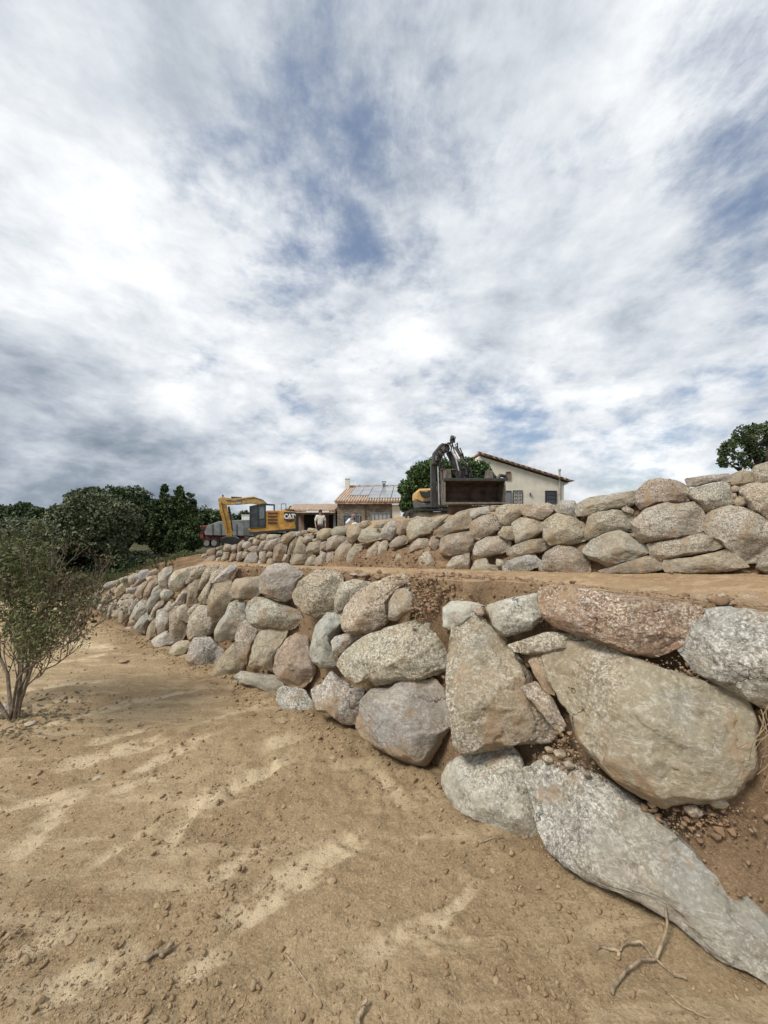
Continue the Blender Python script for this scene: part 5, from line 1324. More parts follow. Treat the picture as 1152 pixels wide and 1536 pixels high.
MB().tube([(q2(px, 0)[0], .30, q2(0, py)[1]) for px, py in ((334, 750), (337, 765), (341, 782), (343, 798))], .02, 5).build('hose', HOSE, sk)
bk = pz([(333, 806), (341, 803.5), (352, 803.5), (358, 807), (359, 813), (352, 818), (340, 818.5), (334, 813)])
MB().prism(bk, .0, 1.0, 'y').build('bucket', BLK, ex, .03)
bkt = ex.children[-1]
for k in range(4):
    MB().box((q2(334, 0)[0] + .02, .14 + k * .24, q2(0, 816)[1]), (.22, .08, .07)).build('tooth', STEEL, bkt)
# tracks
for yy, nm in ((-1.15, 0), (1.25, 1)):
    out = []; Lh, rr = 1.75, .42
    for k in range(13): a = math.pi / 2 + math.pi * k / 12; out.append((-Lh + rr * math.cos(a), rr + rr * math.sin(a) + .02))
    for k in range(13): a = -math.pi / 2 + math.pi * k / 12; out.append((Lh + rr * math.cos(a), rr + rr * math.sin(a) + .02))
    mb = MB().prism([(a + .2, b) for a, b in out], yy - .28, yy + .28, 'y')
    for k in range(22):
        x = -Lh + .2 + 2 * Lh * k / 21
        for z_ in (.0, 2 * rr + .02): mb.box((x, yy, z_), (.05, .56, .05))
    tr = mb.build('track', BLK, ex)
    for k in range(5): MB().tube([(-1.3 + k * .75, yy - .31, .30), (-1.3 + k * .75, yy - .27, .30)], .17, 12).build('roller', STEEL, tr)
MB().box((.2, .05, .72), (2.0, 1.7, .45)).tube([(.2, .05, .85), (.2, .05, 1.1)], .6, 18).build('undercarriage', BLK, ex)
hr = MB()
for p0, p1 in (((418.3, 763), (418.3, 752.5)), ((418.3, 752.5), (425, 752.5)), ((425, 752.5), (425, 764))):
    a, b = q2(*p0), q2(*p1); hr.tube([(a[0], -.6, a[1]), (b[0], -.6, b[1])], .022, 5)
hr.build('handrail', BLK, ex)
a = q2(431, 763); MB().tube([(a[0], .2, a[1] - .05), (a[0], .2, a[1] + .18), (a[0] + .06, .2, a[1] + .30), (a[0] + .16, .2, a[1] + .30)], .06, 8).build('exhaust', BLK, ex)
MB().box((a[0], .0, a[1] + .02), (.6, 1.0, .14)).build('engine_hood', BLK, ex, .02)

# ------------------------------------------------------------------ second machine: wide bucket towards the camera
d4 = 12.0
def w4(px, py, y=0.0, d=d4): return Vector((X(px, d + y) - O4.x, y, Z(py, d + y) - O4.z))
O4 = Vector((X(690, d4), d4, Z(768, d4)))
ld = empty('excavator', O4, 'black and yellow tracked excavator with a wide smooth bucket facing the camera', 'excavator', 'construction machines')
b4 = MB()
xl, xr = w4(668, 0).x, w4(757, 0).x; ztop, zlip, zb2 = w4(0, 720).z, w4(0, 755).z, w4(0, 767).z
# hollow shell: curved back, flat lip
pr = [(-.05, zlip), (.15, zlip - .05), (.5, zlip - .02), (.78, zlip + .18), (.86, (zlip + ztop) / 2), (.74, ztop - .12), (.42, ztop + .0), (.05, ztop + .02)]
inn = [(.05, ztop - .04), (.42, ztop - .06), (.69, ztop - .17), (.80, (zlip + ztop) / 2), (.73, zlip + .21), (.48, zlip + .04), (.15, zlip + .01), (-.05, zlip + .04)]
b4.prism(pr + inn, xl, xr, 'x')
b4.build('bucket', RUST, ld)
bs = ld.children[-1]
for x in (xl - .03, xr):
    MB().prism([(-.05, zlip - .0), (.15, zlip - .055), (.5, zlip - .03), (.79, zlip + .17), (.87, (zlip + ztop) / 2), (.75, ztop - .10), (.42, ztop + .015), (.05, ztop + .03), (-.02, ztop - .15)], x, x + .03, 'x').build('side_plate', STEEL, bs)
MB().prism([(-.12, zlip - .01), (.05, zlip - .06), (.05, zlip + .02), (-.12, zlip + .02)], xl - .02, xr + .02, 'x').build('cutting_edge', pmat('scoured_steel', (.26, .24, .21), .45, metal=.4, var=.15, scale=6), bs)
MB().prism([(-.02, ztop - .03), (.12, ztop - .03), (.12, ztop + .06), (-.02, ztop + .06)], xl - .05, xr + .06, 'x').build('top_rail', BLK, bs, .01)
MB().prism([(.20, zb2 - .1), (.65, zb2 - .1), (.65, zlip - .07), (.12, zlip - .07)], w4(676, 0).x, w4(735, 0).x, 'x').build('wear_plate', RUST, bs, .02)
for p0, p1 in ((669, 680), (733, 744)):
    x0, x1 = w4(p0, 0).x, w4(p1, 0).x
    MB().prism([(x0, ztop + .03), (x1, ztop + .03), (x1 - .03, w4(0, 704).z), (x0 + .05, w4(0, 703).z)], .25, .6, 'y').build('bucket_lug', STEEL, bs, .02)
bh = MB(); bh.tube([w4(746, 719, .4), w4(750, 713, .4), w4(757, 714, .4), w4(760, 720, .4)], .06, 6); bh.build('spill_guard', BLK, bs)
# arm folded up behind
MB().prism([(w4(652.5, 0).x, w4(0, 760).z), (w4(661.5, 0).x, w4(0, 760).z), (w4(659.5, 0).x, w4(0, 700).z), (w4(656, 0).x, w4(0, 686).z), (w4(652, 0).x, w4(0, 690).z)], .9, 1.2, 'y').build('boom', BLK, ld, .02)
b_ = ld.children[-1]
MB().tube([w4(663, 757, .85), w4(662, 694, .85)], .055, 8).build('lift_ram', STEEL, b_)
MB().tube([w4(659, 757, .8), w4(657, 700, .8)], .03, 8).build('ram_rod', CHROME, b_)
MB().prism([(w4(653, 0).x, w4(0, 692).z), (w4(655, 0).x, w4(0, 672).z), (w4(664, 0).x, w4(0, 661).z), (w4(669, 0).x, w4(0, 657).z), (w4(680, 0).x, w4(0, 660).z), (w4(682, 0).x, w4(0, 668).z), (w4(671, 0).x, w4(0, 674).z), (w4(667, 0).x, w4(0, 684).z), (w4(662, 0).x, w4(0, 692).z)], .75, 1.15, 'y').build('boom_knuckle', BLK, ld, .04)
kn = ld.children[-1]
rs = random.Random(9)
for k in range(14):      # valve blocks, pins and brackets crowding the folded arm
    p_ = w4(655 + k * 1.9 + rs.uniform(-2, 2), 688 - k * 2.3 + rs.uniform(-4, 4), .70); MB().box(p_, (rs.uniform(.06, .16), .14, rs.uniform(.06, .18)), Matrix.Rotation(rs.uniform(0, 3), 3, 'Y')).build('valve_block', BLK if k % 3 else STEEL, kn, .008)
for k in range(6): MB().tube([w4(681 + k * 4 + rs.uniform(-2, 2), 668 + k * 8, .60), w4(686 + k * 4, 664 + k * 8, .52), w4(688 + k * 4 + rs.uniform(-2, 3), 676 + k * 8, .60)], .022, 5).build('hose', HOSE, kn)
for k in range(13):
    a = (655 + k * 2.1, 690 - k * 2.2); pts = [w4(a[0] + rs.uniform(-3, 3), a[1] + rs.uniform(-4, 4), .62 + rs.uniform(0, .1)) for _ in range(2)]
    m_ = (pts[0] + pts[1]) / 2 + Vector((rs.uniform(-.15, .15), -.05, rs.uniform(.08, .22)))
    MB().tube([pts[0] + (m_ - pts[0]) * t * (2 - t) if t <= 1 else m_ for t in (0, .5, 1)] + [m_.lerp(pts[1], .6), pts[1] + Vector((rs.uniform(-.05, .2), 0, -.3))], .020, 5).build('hose', HOSE, kn)
MB().tube([w4(681, 662, .7), w4(683.5, 655.5, .7), w4(680, 655, .7), w4(679, 661, .7)], .018, 5).build('hose', HOSE, kn)
MB().prism([(w4(676, 0).x, w4(0, 672).z), (w4(684, 0).x, w4(0, 670).z), (w4(706, 0).x, w4(0, 704).z), (w4(710, 0).x, w4(0, 722).z), (w4(694, 0).x, w4(0, 722).z), (w4(690, 0).x, w4(0, 700).z)], .72, 1.0, 'y').build('stick', BLK, ld, .03)
sk = ld.children[-1]
MB().tube([w4(683, 670, .62), w4(692, 685, .62)], .055, 8).tube([w4(692, 685, .62), w4(694, 689, .62)], .065, 8).build('hydraulic_ram', STEEL, sk)
MB().tube([w4(693, 687, .62), w4(701.5, 698, .62)], .036, 10).build('ram_rod', CHROME, sk)
MB().tube([w4(677, 676, .62), w4(684, 690, .62), w4(688, 706, .62)], .03, 8).tube([w4(680, 674, .60), w4(689, 692, .60)], .02, 6).build('steel_pipe', CHROME, sk)
MB().tube([w4(690, 716, .6), w4(690, 708, .6), w4(694, 702, .6), w4(699, 704, .6), w4(700, 712, .6), w4(696, 717, .6)], .05, 8).tube([w4(697, 700, .65), w4(704, 704, .65), w4(706, 716, .65)], .07, 8).build('coupler', BLK, sk)
MB().box((w4(679, 0).x, .8, w4(0, 700).z), (w4(692, 0).x - w4(666, 0).x, .2, .03)).box((w4(673.5, 0).x, .7, w4(0, 711).z), (.16, .3, .36)).build('work_platform', STEEL, ld, .01)
dd = d4 + 2.5
tail = MB().prism([(w4(624, 0, 2.5).x, w4(0, 737, 2.5).z), (w4(629.5, 0, 2.5).x, w4(0, 733, 2.5).z), (w4(651, 0, 2.5).x, w4(0, 732.3, 2.5).z), (w4(654.8, 0, 2.5).x, w4(0, 737, 2.5).z), (w4(654, 0, 2.5).x, w4(0, 751, 2.5).z), (w4(634, 0, 2.5).x, w4(0, 753.5, 2.5).z), (w4(623.5, 0, 2.5).x, w4(0, 749.5, 2.5).z)], 2.5, 4.3, 'y').build('engine_cover', YEL2, ld, .06)
MB().prism([(w4(628.5, 0, 2.5).x, w4(0, 736.5, 2.5).z), (w4(640, 0, 2.5).x, w4(0, 737.5, 2.5).z), (w4(643, 0, 2.5).x, w4(0, 735, 2.5).z), (w4(649.5, 0, 2.5).x, w4(0, 738, 2.5).z), (w4(649, 0, 2.5).x, w4(0, 744.5, 2.5).z), (w4(636, 0, 2.5).x, w4(0, 747, 2.5).z), (w4(631, 0, 2.5).x, w4(0, 743, 2.5).z)], 2.44, 2.52, 'y').build('grille', BLK, tail, .02)
MB().prism([(w4(634.5, 0, 2.5).x, w4(0, 749.2, 2.5).z), (w4(645, 0, 2.5).x, w4(0, 748.2, 2.5).z), (w4(645, 0, 2.5).x, w4(0, 751, 2.5).z), (w4(636, 0, 2.5).x, w4(0, 752, 2.5).z)], 2.45, 2.51, 'y').build('handle_plate', DGREY, tail)
MB().prism([(w4(624, 0, 2.5).x, w4(0, 751, 2.5).z), (w4(634, 0, 2.5).x, w4(0, 754.2, 2.5).z), (w4(656, 0, 2.5).x, w4(0, 752, 2.5).z), (w4(656, 0, 2.5).x, w4(0, 761, 2.5).z), (w4(627, 0, 2.5).x, w4(0, 762, 2.5).z)], 2.52, 4.4, 'y').build('counterweight', DGREY, ld, .04)
MB().prism([(w4(655, 0, 2.5).x, w4(0, 728, 2.5).z), (w4(668, 0, 2.5).x, w4(0, 728, 2.5).z), (w4(668, 0, 2.5).x, w4(0, 762, 2.5).z), (w4(655, 0, 2.5).x, w4(0, 762, 2.5).z)], 2.0, 4.2, 'y').build('slew_frame', BLK, ld, .03)
for y0 in (2.0, 4.1):
    xl_, xr_ = w4(608, 0, 2.2).x, w4(676, 0, 2.2).x; zt_ = w4(0, 763.5, 2.2).z; rr = .30; out = []
    for k in range(9): a = math.pi / 2 + math.pi * k / 8; out.append((xl_ + rr + rr * math.cos(a), zt_ - rr + rr * math.sin(a)))
    for k in range(9): a = -math.pi / 2 + math.pi * k / 8; out.append((xr_ - rr + 1.2 + rr * math.cos(a), zt_ - rr + rr * math.sin(a)))
    inn = [((a - (xl_ + xr_ + 1.2) / 2) * .955 + (xl_ + xr_ + 1.2) / 2, (b - zt_ + rr) * .80 + zt_ - rr) for a, b in out]
    mb = MB(); n = len(out)
    mb.add([(a, y0, b) for a, b in out] + [(a, y0 + .45, b) for a, b in out] + [(a, y0, b) for a, b in inn] + [(a, y0 + .45, b) for a, b in inn],
           [(i, (i + 1) % n, n + (i + 1) % n, n + i) for i in range(n)] + [(2 * n + i, 3 * n + i, 3 * n + (i + 1) % n, 2 * n + (i + 1) % n) for i in range(n)] + [(i, 2 * n + i, 2 * n + (i + 1) % n, (i + 1) % n) for i in range(n)] + [(n + i, n + (i + 1) % n, 3 * n + (i + 1) % n, 3 * n + i) for i in range(n)])
    tr = mb.build('track', BLK, ld)
    MB().box(((xl_ + xr_ + 1.2) / 2, y0 + .22, zt_ - rr), (xr_ - xl_ + .9, .3, .34)).build('track_frame', STEEL, tr)
MB().box((.1, 3.2, zt_ - .3), (1.6, 1.9, .4)).build('undercarriage', BLK, ld)

# ------------------------------------------------------------------ dump truck behind the trees
d5 = 33.0
tk = empty('dump_truck', (X(335, d5), d5, Z(823, d5)), 'grey-bodied dump truck on a red chassis, parked behind the excavator arm', 'truck')
O5 = Vector(tk.location)
def r5(px, py): return (X(px, d5) - O5.x, Z(py, d5) - O5.z)
MB().prism([r5(306, 799), r5(311, 788), r5(328, 782), r5(364, 780), r5(366, 792), r5(365, 804), r5(308, 803)], 0, 2.3, 'y').build('tipper_body', pmat('tipper_grey', (.20, .215, .21), .6, var=.15, scale=2), tk, .04)
tb = tk.children[-1]
for px in (318, 330, 342, 354): MB().prism([r5(px, 786), r5(px + 1.6, 786), r5(px + 1.6, 803), r5(px, 803)], -.07, .0, 'y').build('rib', DGREY, tb)
MB().prism([r5(298, 804), r5(365, 804.5), r5(365, 809.5), r5(298, 809)], .2, 2.1, 'y').build('chassis', pmat('red_paint', (.22, .03, .02), .6), tk)
cbt = MB().prism([r5(292, 812), r5(292, 799), r5(294, 789), r5(305, 789), r5(305, 812)], 0.05, 2.25, 'y').build('cab', pmat('red_paint', (.22, .03, .02), .6), tk, .06)
MB().prism([r5(295, 799), r5(296.5, 791), r5(303.5, 791), r5(303.5, 799)], .0, .06, 'y').build('window', GLASS, cbt)
for px in (298, 310.5, 321.5, 357):
    a = r5(px, 814.5); w_ = MB().tube([(a[0], -.05, a[1]), (a[0], .35, a[1])], .42, 18).build('wheel', HOSE, tk)
    MB().tube([(a[0], -.08, a[1]), (a[0], -.03, a[1])], .24, 14).build('rim', pmat('dusty_rim', (.22, .19, .17), .7), w_)

# ------------------------------------------------------------------ cars half hidden under the oak
def car(name, label, px, py, d, L_, col, hgt, boxy):
    c = empty(name, (X(px, d), d, Z(py, d)), label, 'car', 'cars parked under the oaks'); s = L_ / 4.4; h = hgt
    m = pmat('car_' + col[0], col[1], .35, metal=.2, var=.03)
    if boxy: pf = [(-2.2, .4), (-2.2, 1.0), (-1.25, 1.08), (-.95, h), (2.1, h), (2.2, 1.0), (2.2, .4)]
    else: pf = [(-2.2, .35), (-2.15, .75), (-1.2, .88), (-.5, h), (1.1, h), (1.8, .95), (2.2, .9), (2.2, .35)]
    b = MB().prism([(x * s, z_ * 1) for x, z_ in pf], -.85, .85, 'y').build('body', m, c, .07)
    g = [(-1.05, 1.12), (-.85, h - .08), (1.9, h - .08), (2.0, 1.12)] if boxy else [(-.95, .92), (-.42, h - .07), (1.0, h - .07), (1.55, .95)]
    MB().prism([(x * s, z_) for x, z_ in g], -.87, .87, 'y').build('window', GLASS, b)
    for x in (-1.4, 1.4):
        for y in (-.86, .72):
            w_ = MB().tube([(x * s, y, .34), (x * s, y + .14, .34)], .34, 16).build('wheel', HOSE, c)
            MB().tube([(x * s, y - .02, .34), (x * s, y + .02, .34)], .19, 12).build('rim', CHROME, w_)
    MB().box((-2.22 * s, 0, .5), (.08, 1.7, .16)).build('bumper', DGREY if boxy else WHITEP, c, .02)
    for y in (-.62, .62): MB().box((-2.21 * s, y, .78), (.06, .24, .14)).build('headlight', WHITEP, c, .02)
    return c
car('parked_car', 'black boxy off-road car in the shade under the nearest oak', 96, 838, 24, 4.0, ('black', (.02, .021, .023)), 1.75, True)
car('parked_car', 'pale silver car partly hidden by the oak crown', 124, 835, 25.5, 4.2, ('silver', (.38, .39, .40)), 1.4, False)
#car('parked_car', 'white car glimpsed low between the conifers', 242, 822, 30, 4.2, ('white', (.65, .65, .64)), 1.4, False)

# ------------------------------------------------------------------ people
SKIN = pmat('skin', (.33, .19, .13), .6, var=.05)
def skinned(name, pts, edges, mat, parent, root=0):
    me = bpy.data.meshes.new(name); me.from_pydata([p[:3] for p in pts], edges, []); me.update(); me.materials.append(mat)
    o = bpy.data.objects.new(name, me); COL.objects.link(o); o.parent = parent
    m = o.modifiers.new('skin', 'SKIN'); me.skin_vertices[0].data
    for i, p in enumerate(pts):
        sv = me.skin_vertices[0].data[i]; sv.radius = (p[3], p[4] if len(p) > 4 else p[3]); sv.use_root = (i == root)
    s = o.modifiers.new('sub', 'SUBSURF'); s.levels = 1; s.render_levels = 2
    for p in me.polygons: p.use_smooth = True
    return o
def person(label, px, head_py, d, shirt, trousers, hair, bend=0.0, turn=0.0, arms=((.22, .0), (.22, .0))):
    H = 1.72; z0 = Z(head_py, d) - H * math.cos(bend * .5) + (.18 if bend > .3 else 0)
    o = empty('person', (X(px, d), d, z0), label, 'person', 'people standing above the walls', turn)
    sb, cb_ = math.sin(bend), math.cos(bend)
    def up_(x, y, z): return (x, y - (z - .95) * sb, .95 + (z - .95) * cb_)
    J = {'pel': (0, 0, .95), 'spine': up_(0, .01, 1.15), 'chest': up_(0, 0, 1.36), 'neck': up_(0, 0, 1.49), 'head0': up_(0, -.01, 1.56), 'head1': up_(0, -.015, 1.64), 'head2': up_(0, -.01, 1.70),
         'shl': up_(-.17, 0, 1.42), 'shr': up_(.17, 0, 1.42), 'ell': up_(-.25, .03, 1.16), 'elr': up_(.25, .03, 1.16), 'wrl': up_(-.24, -.10, .93), 'wrr': up_(.24, -.10, .93), 'hal': up_(-.235, -.14, .85), 'har': up_(.235, -.14, .85),
         'hpl': (-.10, 0, .90), 'hpr': (.10, 0, .90), 'knl': (-.11, -.03, .50), 'knr': (.12, -.01, .50), 'anl': (-.11, .02, .09), 'anr': (.13, .03, .09), 'tol': (-.12, -.14, .04), 'tor': (.15, -.13, .04)}
    rad = dict(pel=(.14, .10), spine=(.12, .09), chest=(.15, .10), neck=.05, head0=(.062, .072), head1=(.078, .09), head2=.06, shl=.062, shr=.062, ell=.042, elr=.042, wrl=.03, wrr=.03, hal=.036, har=.036, hpl=.09, hpr=.09, knl=.06, knr=.06, anl=.04, anr=.04, tol=.035, tor=.035)
    ks = list(J); ix = {k: i for i, k in enumerate(ks)}
    E = [('pel', 'spine'), ('spine', 'chest'), ('chest', 'neck'), ('neck', 'head0'), ('head0', 'head1'), ('head1', 'head2'), ('chest', 'shl'), ('chest', 'shr'), ('shl', 'ell'), ('shr', 'elr'), ('ell', 'wrl'), ('elr', 'wrr'), ('wrl', 'hal'), ('wrr', 'har'),
         ('pel', 'hpl'), ('pel', 'hpr'), ('hpl', 'knl'), ('hpr', 'knr'), ('knl', 'anl'), ('knr', 'anr'), ('anl', 'tol'), ('anr', 'tor')]
    def rr(k): v = rad[k]; return v if isinstance(v, tuple) else (v, v)
    skinned('body', [(*J[k], *rr(k)) for k in ks], [(ix[a], ix[b]) for a, b in E], SKIN, o)
    def sub(name, keys, mat, grow, extra=None):
        ks_ = [k for k in keys]; id_ = {k: i for i, k in enumerate(ks_)}
        skinned(name, [(*J[k], rr(k)[0] + grow, rr(k)[1] + grow) for k in ks_], [(id_[a], id_[b]) for a, b in E if a in id_ and b in id_], mat, o)
    J['ell2'] = J['ell']
    sub('shirt', ['pel', 'spine', 'chest', 'shl', 'shr', 'ell', 'elr'], shirt, .028)
    sub('trousers', ['pel', 'hpl', 'hpr', 'knl', 'knr', 'anl', 'anr'], trousers, .018)
    hd = Vector(J['head1']); v, f = ICO[3]; v = v * (.092, .108, .10); keepv = v + np.array(hd[:]) + (0, .02, .035)
    link_mesh('hair', keepv, f, hair, o, smooth=True)
    # face: eyes, nose, mouth, ears
    fc = MB(); fc.box(up_(0, -.105, 1.625), (.024, .03, .04)); fc.box(up_(0, -.098, 1.582), (.05, .012, .012)); fc.box(up_(-.085, 0, 1.63), (.02, .03, .05)); fc.box(up_(.085, 0, 1.63), (.02, .03, .05)); fc.build('face_features', SKIN, o, .005)
    ey = MB(); ey.box(up_(-.032, -.096, 1.645), (.02, .012, .012)); ey.box(up_(.032, -.096, 1.645), (.02, .012, .012)); ey.build('eyes', HOSE, o)
    for s_, k in ((-1, 'hal'), (1, 'har')):
        h_ = Vector(J[k]); fg = MB()
        for q in range(4): fg.tube([h_ + Vector((-.015 + q * .01, 0, -.02)), h_ + Vector((-.016 + q * .011, -.005, -.055)), h_ + Vector((-.014 + q * .01, -.022, -.085 + abs(q - 1.5) * .006))], [.009, .008, .006], 6)
        fg.tube([h_ + Vector((-s_ * .02, -.02, 0)), h_ + Vector((-s_ * .035, -.045, -.035))], [.010, .008], 6)
        fg.build('fingers', SKIN, o)
    return o
WSH = pmat('white_shirt', (.58, .58, .55), .9, var=.05); WSH2 = pmat('bright_white_shirt', (.72, .75, .80), .9, var=.04); LBL = pmat('pale_blue_shirt', (.50, .58, .66), .9, var=.05)
DTR = pmat('dark_trousers', (.035, .035, .04), .9); GTR = pmat('grey_trousers', (.13, .13, .14), .9); HAIR = pmat('dark_hair', (.03, .022, .018), .8); HAIRG = pmat('grey_hair', (.20, .19, .18), .8)
person('man in a loose pale shirt and dark trousers standing beside the porch', 480.5, 765.5, 19.5, WSH, DTR, HAIR, 0, .3)
person('person in a bright white top bending forward in front of the stone house', 519.5, 776, 20, WSH2, GTR, HAIRG, .65, 1.2)
person('person in a pale blue top standing close behind the bending one', 529.5, 777, 21, LBL, GTR, HAIR, .12, 2.6)

# ------------------------------------------------------------------ loose things on the ground
WOOD = pmat('weathered_wood', (.27, .205, .135), .9, var=.25, scale=30, bump=.5)
def gp(px, py, up_=.0):
    x, y = g2(px, py); return Vector((x, y, ground_z(x, y) + up_))
def stick_(name, label, cat, lines, r, mat=WOOD, group='sticks and roots on the lower ground'):
    o = gp(*lines[0][0]); mb = MB(); rs = random.Random(len(label))
    for ln_ in lines:
        pts = []
        for i in range(len(ln_) - 1):
            a, b = gp(*ln_[i][:2], ln_[i][2] if len(ln_[i]) > 2 else r * .6), gp(*ln_[i + 1][:2], ln_[i + 1][2] if len(ln_[i + 1]) > 2 else r * .6)
            pts += [a.lerp(b, u) + Vector((rs.uniform(-1, 1), rs.uniform(-1, 1), rs.uniform(-.3, .5))) * r * .7 - o for u in (0, .33, .66)]
        pts.append(gp(*ln_[-1][:2], ln_[-1][2] if len(ln_[-1]) > 2 else r * .6) - o)
        mb.tube(pts, [r * (1 - .55 * k / len(pts)) for k in range(len(pts))], 7)
    return tag(mb.build(name, mat, loc=o, smooth=True), label, cat, group)
stick_('dry_root', 'forked pale root lying on the soil below the long sloping slab', 'root', [[(915, 1492), (935, 1470, .02), (960, 1450, .03), (985, 1448, .02), (1010, 1465)], [(985, 1448, .02), (960, 1425, .03), (940, 1422, .02), (925, 1428)], [(985, 1448, .02), (1000, 1425, .06), (998, 1405, .10)], [(1010, 1465), (1030, 1480, .02)], [(930, 1425), (905, 1420), (895, 1424)]], .007)
stick_('dry_root', 'long thin root trailing away from the forked root', 'root', [[(1000, 1486), (1025, 1515, .01), (1060, 1530), (1095, 1534)]], .0035)
stick_('stick', 'thin straight twig on the bare soil near the bottom of the photo', 'twig', [[(428, 1424), (450, 1460), (470, 1485), (500, 1522)]], .0035)
stick_('stick', 'short thick rotten stick with splintered end on the tracked soil', 'stick', [[(214, 1442), (230, 1438, .012), (258, 1426, .014)], [(245, 1434, .01), (262, 1420, .02)]], .011, WOOD)
stick_('stick', 'stubby dark root end poking out of the soil at the bottom edge', 'stick', [[(535, 1536), (545, 1515, .02), (550, 1505, .03)]], .010, WOOD)
stick_('stick', 'short pale twig beside a wheel print, farther from the wall', 'twig', [[(232, 1254), (250, 1258), (258, 1262)]], .004)
stick_('stick', 'broken grey twig close to the rounded cracked boulder', 'twig', [[(720, 1270), (738, 1266, .01), (755, 1262)]], .004)
SOILC = island_soil('soil_lump', ((.30, .215, .135), (.34, .255, .165), (.38, .29, .19)))
def stone(label, px, py, s, colour, sd, fl=.6, name='stone', group='loose stones on the lower ground', cat='stone', land=False, dep=None):
    if land:
        x = X(px, dep); y = dep; z_ = terrain_z(x, y)
    else:
        x, y = g2(px, py); z_ = ground_z(x, y)
    v, f, r_ = rock_verts(np.array([(-1, -.6), (-.3, -.9), (.7, -.7), (1, .1), (.5, .8), (-.6, .8), (-1.1, .2)]) * s, 4 if s > .02 else 3, sd, s * .8, s * .7, 1.3, 8)
    a = sd * 1.3; v = np.c_[v[:, 0] * math.cos(a) - v[:, 1] * math.sin(a), v[:, 0] * math.sin(a) + v[:, 1] * math.cos(a), v[:, 2] * fl]
    o = link_mesh(name, v, f, ROCK if fl == .61 or colour in ('white', 'pink', 'rust', 'khaki') else SOILC, loc=(x, y, z_ + s * .10), smooth=True); o.color = (*PALETTE[colour], 1)
    return tag(o, label, cat, group)
for a in (('jagged pale clod alone on the tracked soil, halfway between bush and wall', 252, 1127, .035, 'tan', 1), ('crumpled pale clod at the corner of the brightest track strip', 497, 1322, .020, 'pale', 2), ('flat brown lump on the smooth soil beyond the jagged pale clod', 425, 1085, .03, 'brown', 3, .3),
          ('dark lump near the foot of the big grey block', 500, 1136, .026, 'brown', 4), ('small stone beside the dark lump near the big grey block', 515, 1128, .018, 'brown', 5), ('flat pale stone at the left part of the tracked soil', 105, 1408, .022, 'pale', 6, .3),
          ('dark clod among the grouser marks', 103, 1232, .022, 'brown', 7, .4), ('small brown clod pair beside the bare soil strip', 425, 1205, .017, 'brown', 8), ('flat stone near the upright row of grouser marks', 147, 1164, .03, 'khaki', 9, .3),
          ('brown clod on the darker edge by the sloping slab', 740, 1306, .016, 'brown', 10), ('round clod lowest on the bare soil', 548, 1458, .013, 'brown', 11), ('whitish stone where the wall foot meets the track', 192, 945, .05, 'white', 12), ('brown clod at the track beside the wall foot', 185, 994, .06, 'brown', 13, .4),
          ('pale stone at the trunk foot of the bush, largest there', 4, 1062, .10, 'pink', 14), ('flat pale stone just below the bush trunk', 8, 1090, .07, 'pale', 15, .4), ('second flat stone below the bush trunk', 45, 1088, .045, 'khaki', 16, .5)):
    stone(a[0], a[1], a[2], a[3], a[4], 300 + a[5], a[6] if len(a) > 6 else .6)
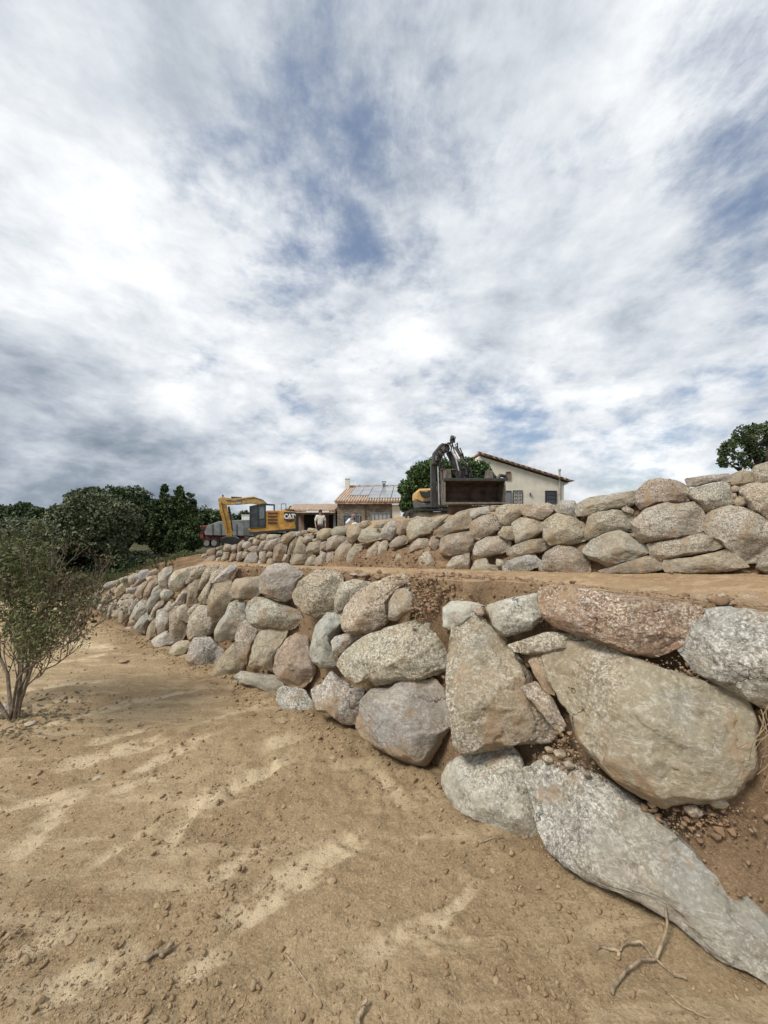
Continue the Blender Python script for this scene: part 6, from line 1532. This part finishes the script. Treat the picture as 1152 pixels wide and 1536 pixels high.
for lab, px, dep, s, c, k in (('dark brown stone alone on the terrace edge above the rust-stained boulder', 970, 3.0, .05, 'brown', 1), ('small brown stone touching the dark one on the terrace edge', 985, 3.05, .028, 'brown', 2), ('flat reddish stone on the terrace above the crystalline boulder', 1078, 3.0, .055, 'rust', 3),
                              ('red brick-like lump among the rubble behind the blue-topped boulder', 545, 3.75, .06, 'rust', 4), ('larger red lump on the terrace edge behind the egg-shaped boulder', 530, 3.9, .05, 'rust', 5), ('pinkish lump at the near end of the terrace rubble', 1120, 2.9, .06, 'pink', 6),
                              ('reddish stone topping the rubble heap behind the khaki lozenge', 655, 3.5, .05, 'pink', 7), ('tan stone lying on the rubble heap beside the whitish stone', 700, 3.4, .045, 'tan', 8)):
    stone(lab, px, 0, s, c, 330 + k, .6, group='loose stones on the terrace', land=True, dep=dep)
# broken ochre pieces in the gap beside the huge boulder, and dry roots hanging from the bank
for lab, px, py, s, c, k in (('square ochre fragment in the gap beside the huge boulder, lowest of three', 822, 1138, .026, 'tan', 1), ('long ochre fragment above the square one in the gap', 840, 1130, .028, 'tan', 2), ('upper ochre fragment in the gap near the pear-shaped boulder', 824, 1124, .020, 'tan', 3),
                             ('grey-brown fragment in the gap on top of the sloping slab', 853, 1146, .026, 'khaki', 4), ('angular brown fragment closest to the slab in the gap', 880, 1160, .018, 'brown', 5), ('flat stone fragment under the huge speckled boulder', 1075, 1200, .035, 'khaki', 6), ('thin brown fragment in the soil bank under the huge boulder', 1040, 1215, .03, 'brown', 7)):
    c_, n_, uv = LOWF.hit(px, py); v, f, r_ = rock_verts(np.array([(-1, -.7), (.8, -.8), (1, .5), (-.2, .9), (-1, .6)]) * s, 3, 350 + k, s * .8, s * .8, .8, 6)
    o = link_mesh('stone', v, f, ROCK, loc=c_ - n_ * .0, smooth=False); o.color = (*PALETTE[c], 1); tag(o, lab, 'stone', 'broken stones lodged in the lower wall')
rt = MB(); rs = random.Random(77); c0, n_, uv = LOWF.hit(1138, 1075)
for k in range(16):
    p = Vector((rs.uniform(-.06, .12), rs.uniform(-.08, .04), rs.uniform(-.02, .08))) + n_ * .05; pts = [p]; q = Vector((rs.uniform(-.5, .3), rs.uniform(-.4, .1), -1))
    for i in range(6): p = p + q.normalized() * rs.uniform(.03, .055); q += Vector((rs.uniform(-.6, .6), rs.uniform(-.3, .3), rs.uniform(-.2, .2))); pts.append(p)
    rt.tube(pts, [.0028, .0025, .002, .0018, .0015, .0012, .001], 4)
tag(rt.build('root_tuft', pmat('dry_straw', (.28, .20, .12), .9), loc=c0), 'tangle of dry hanging roots beside the huge speckled boulder', 'roots')
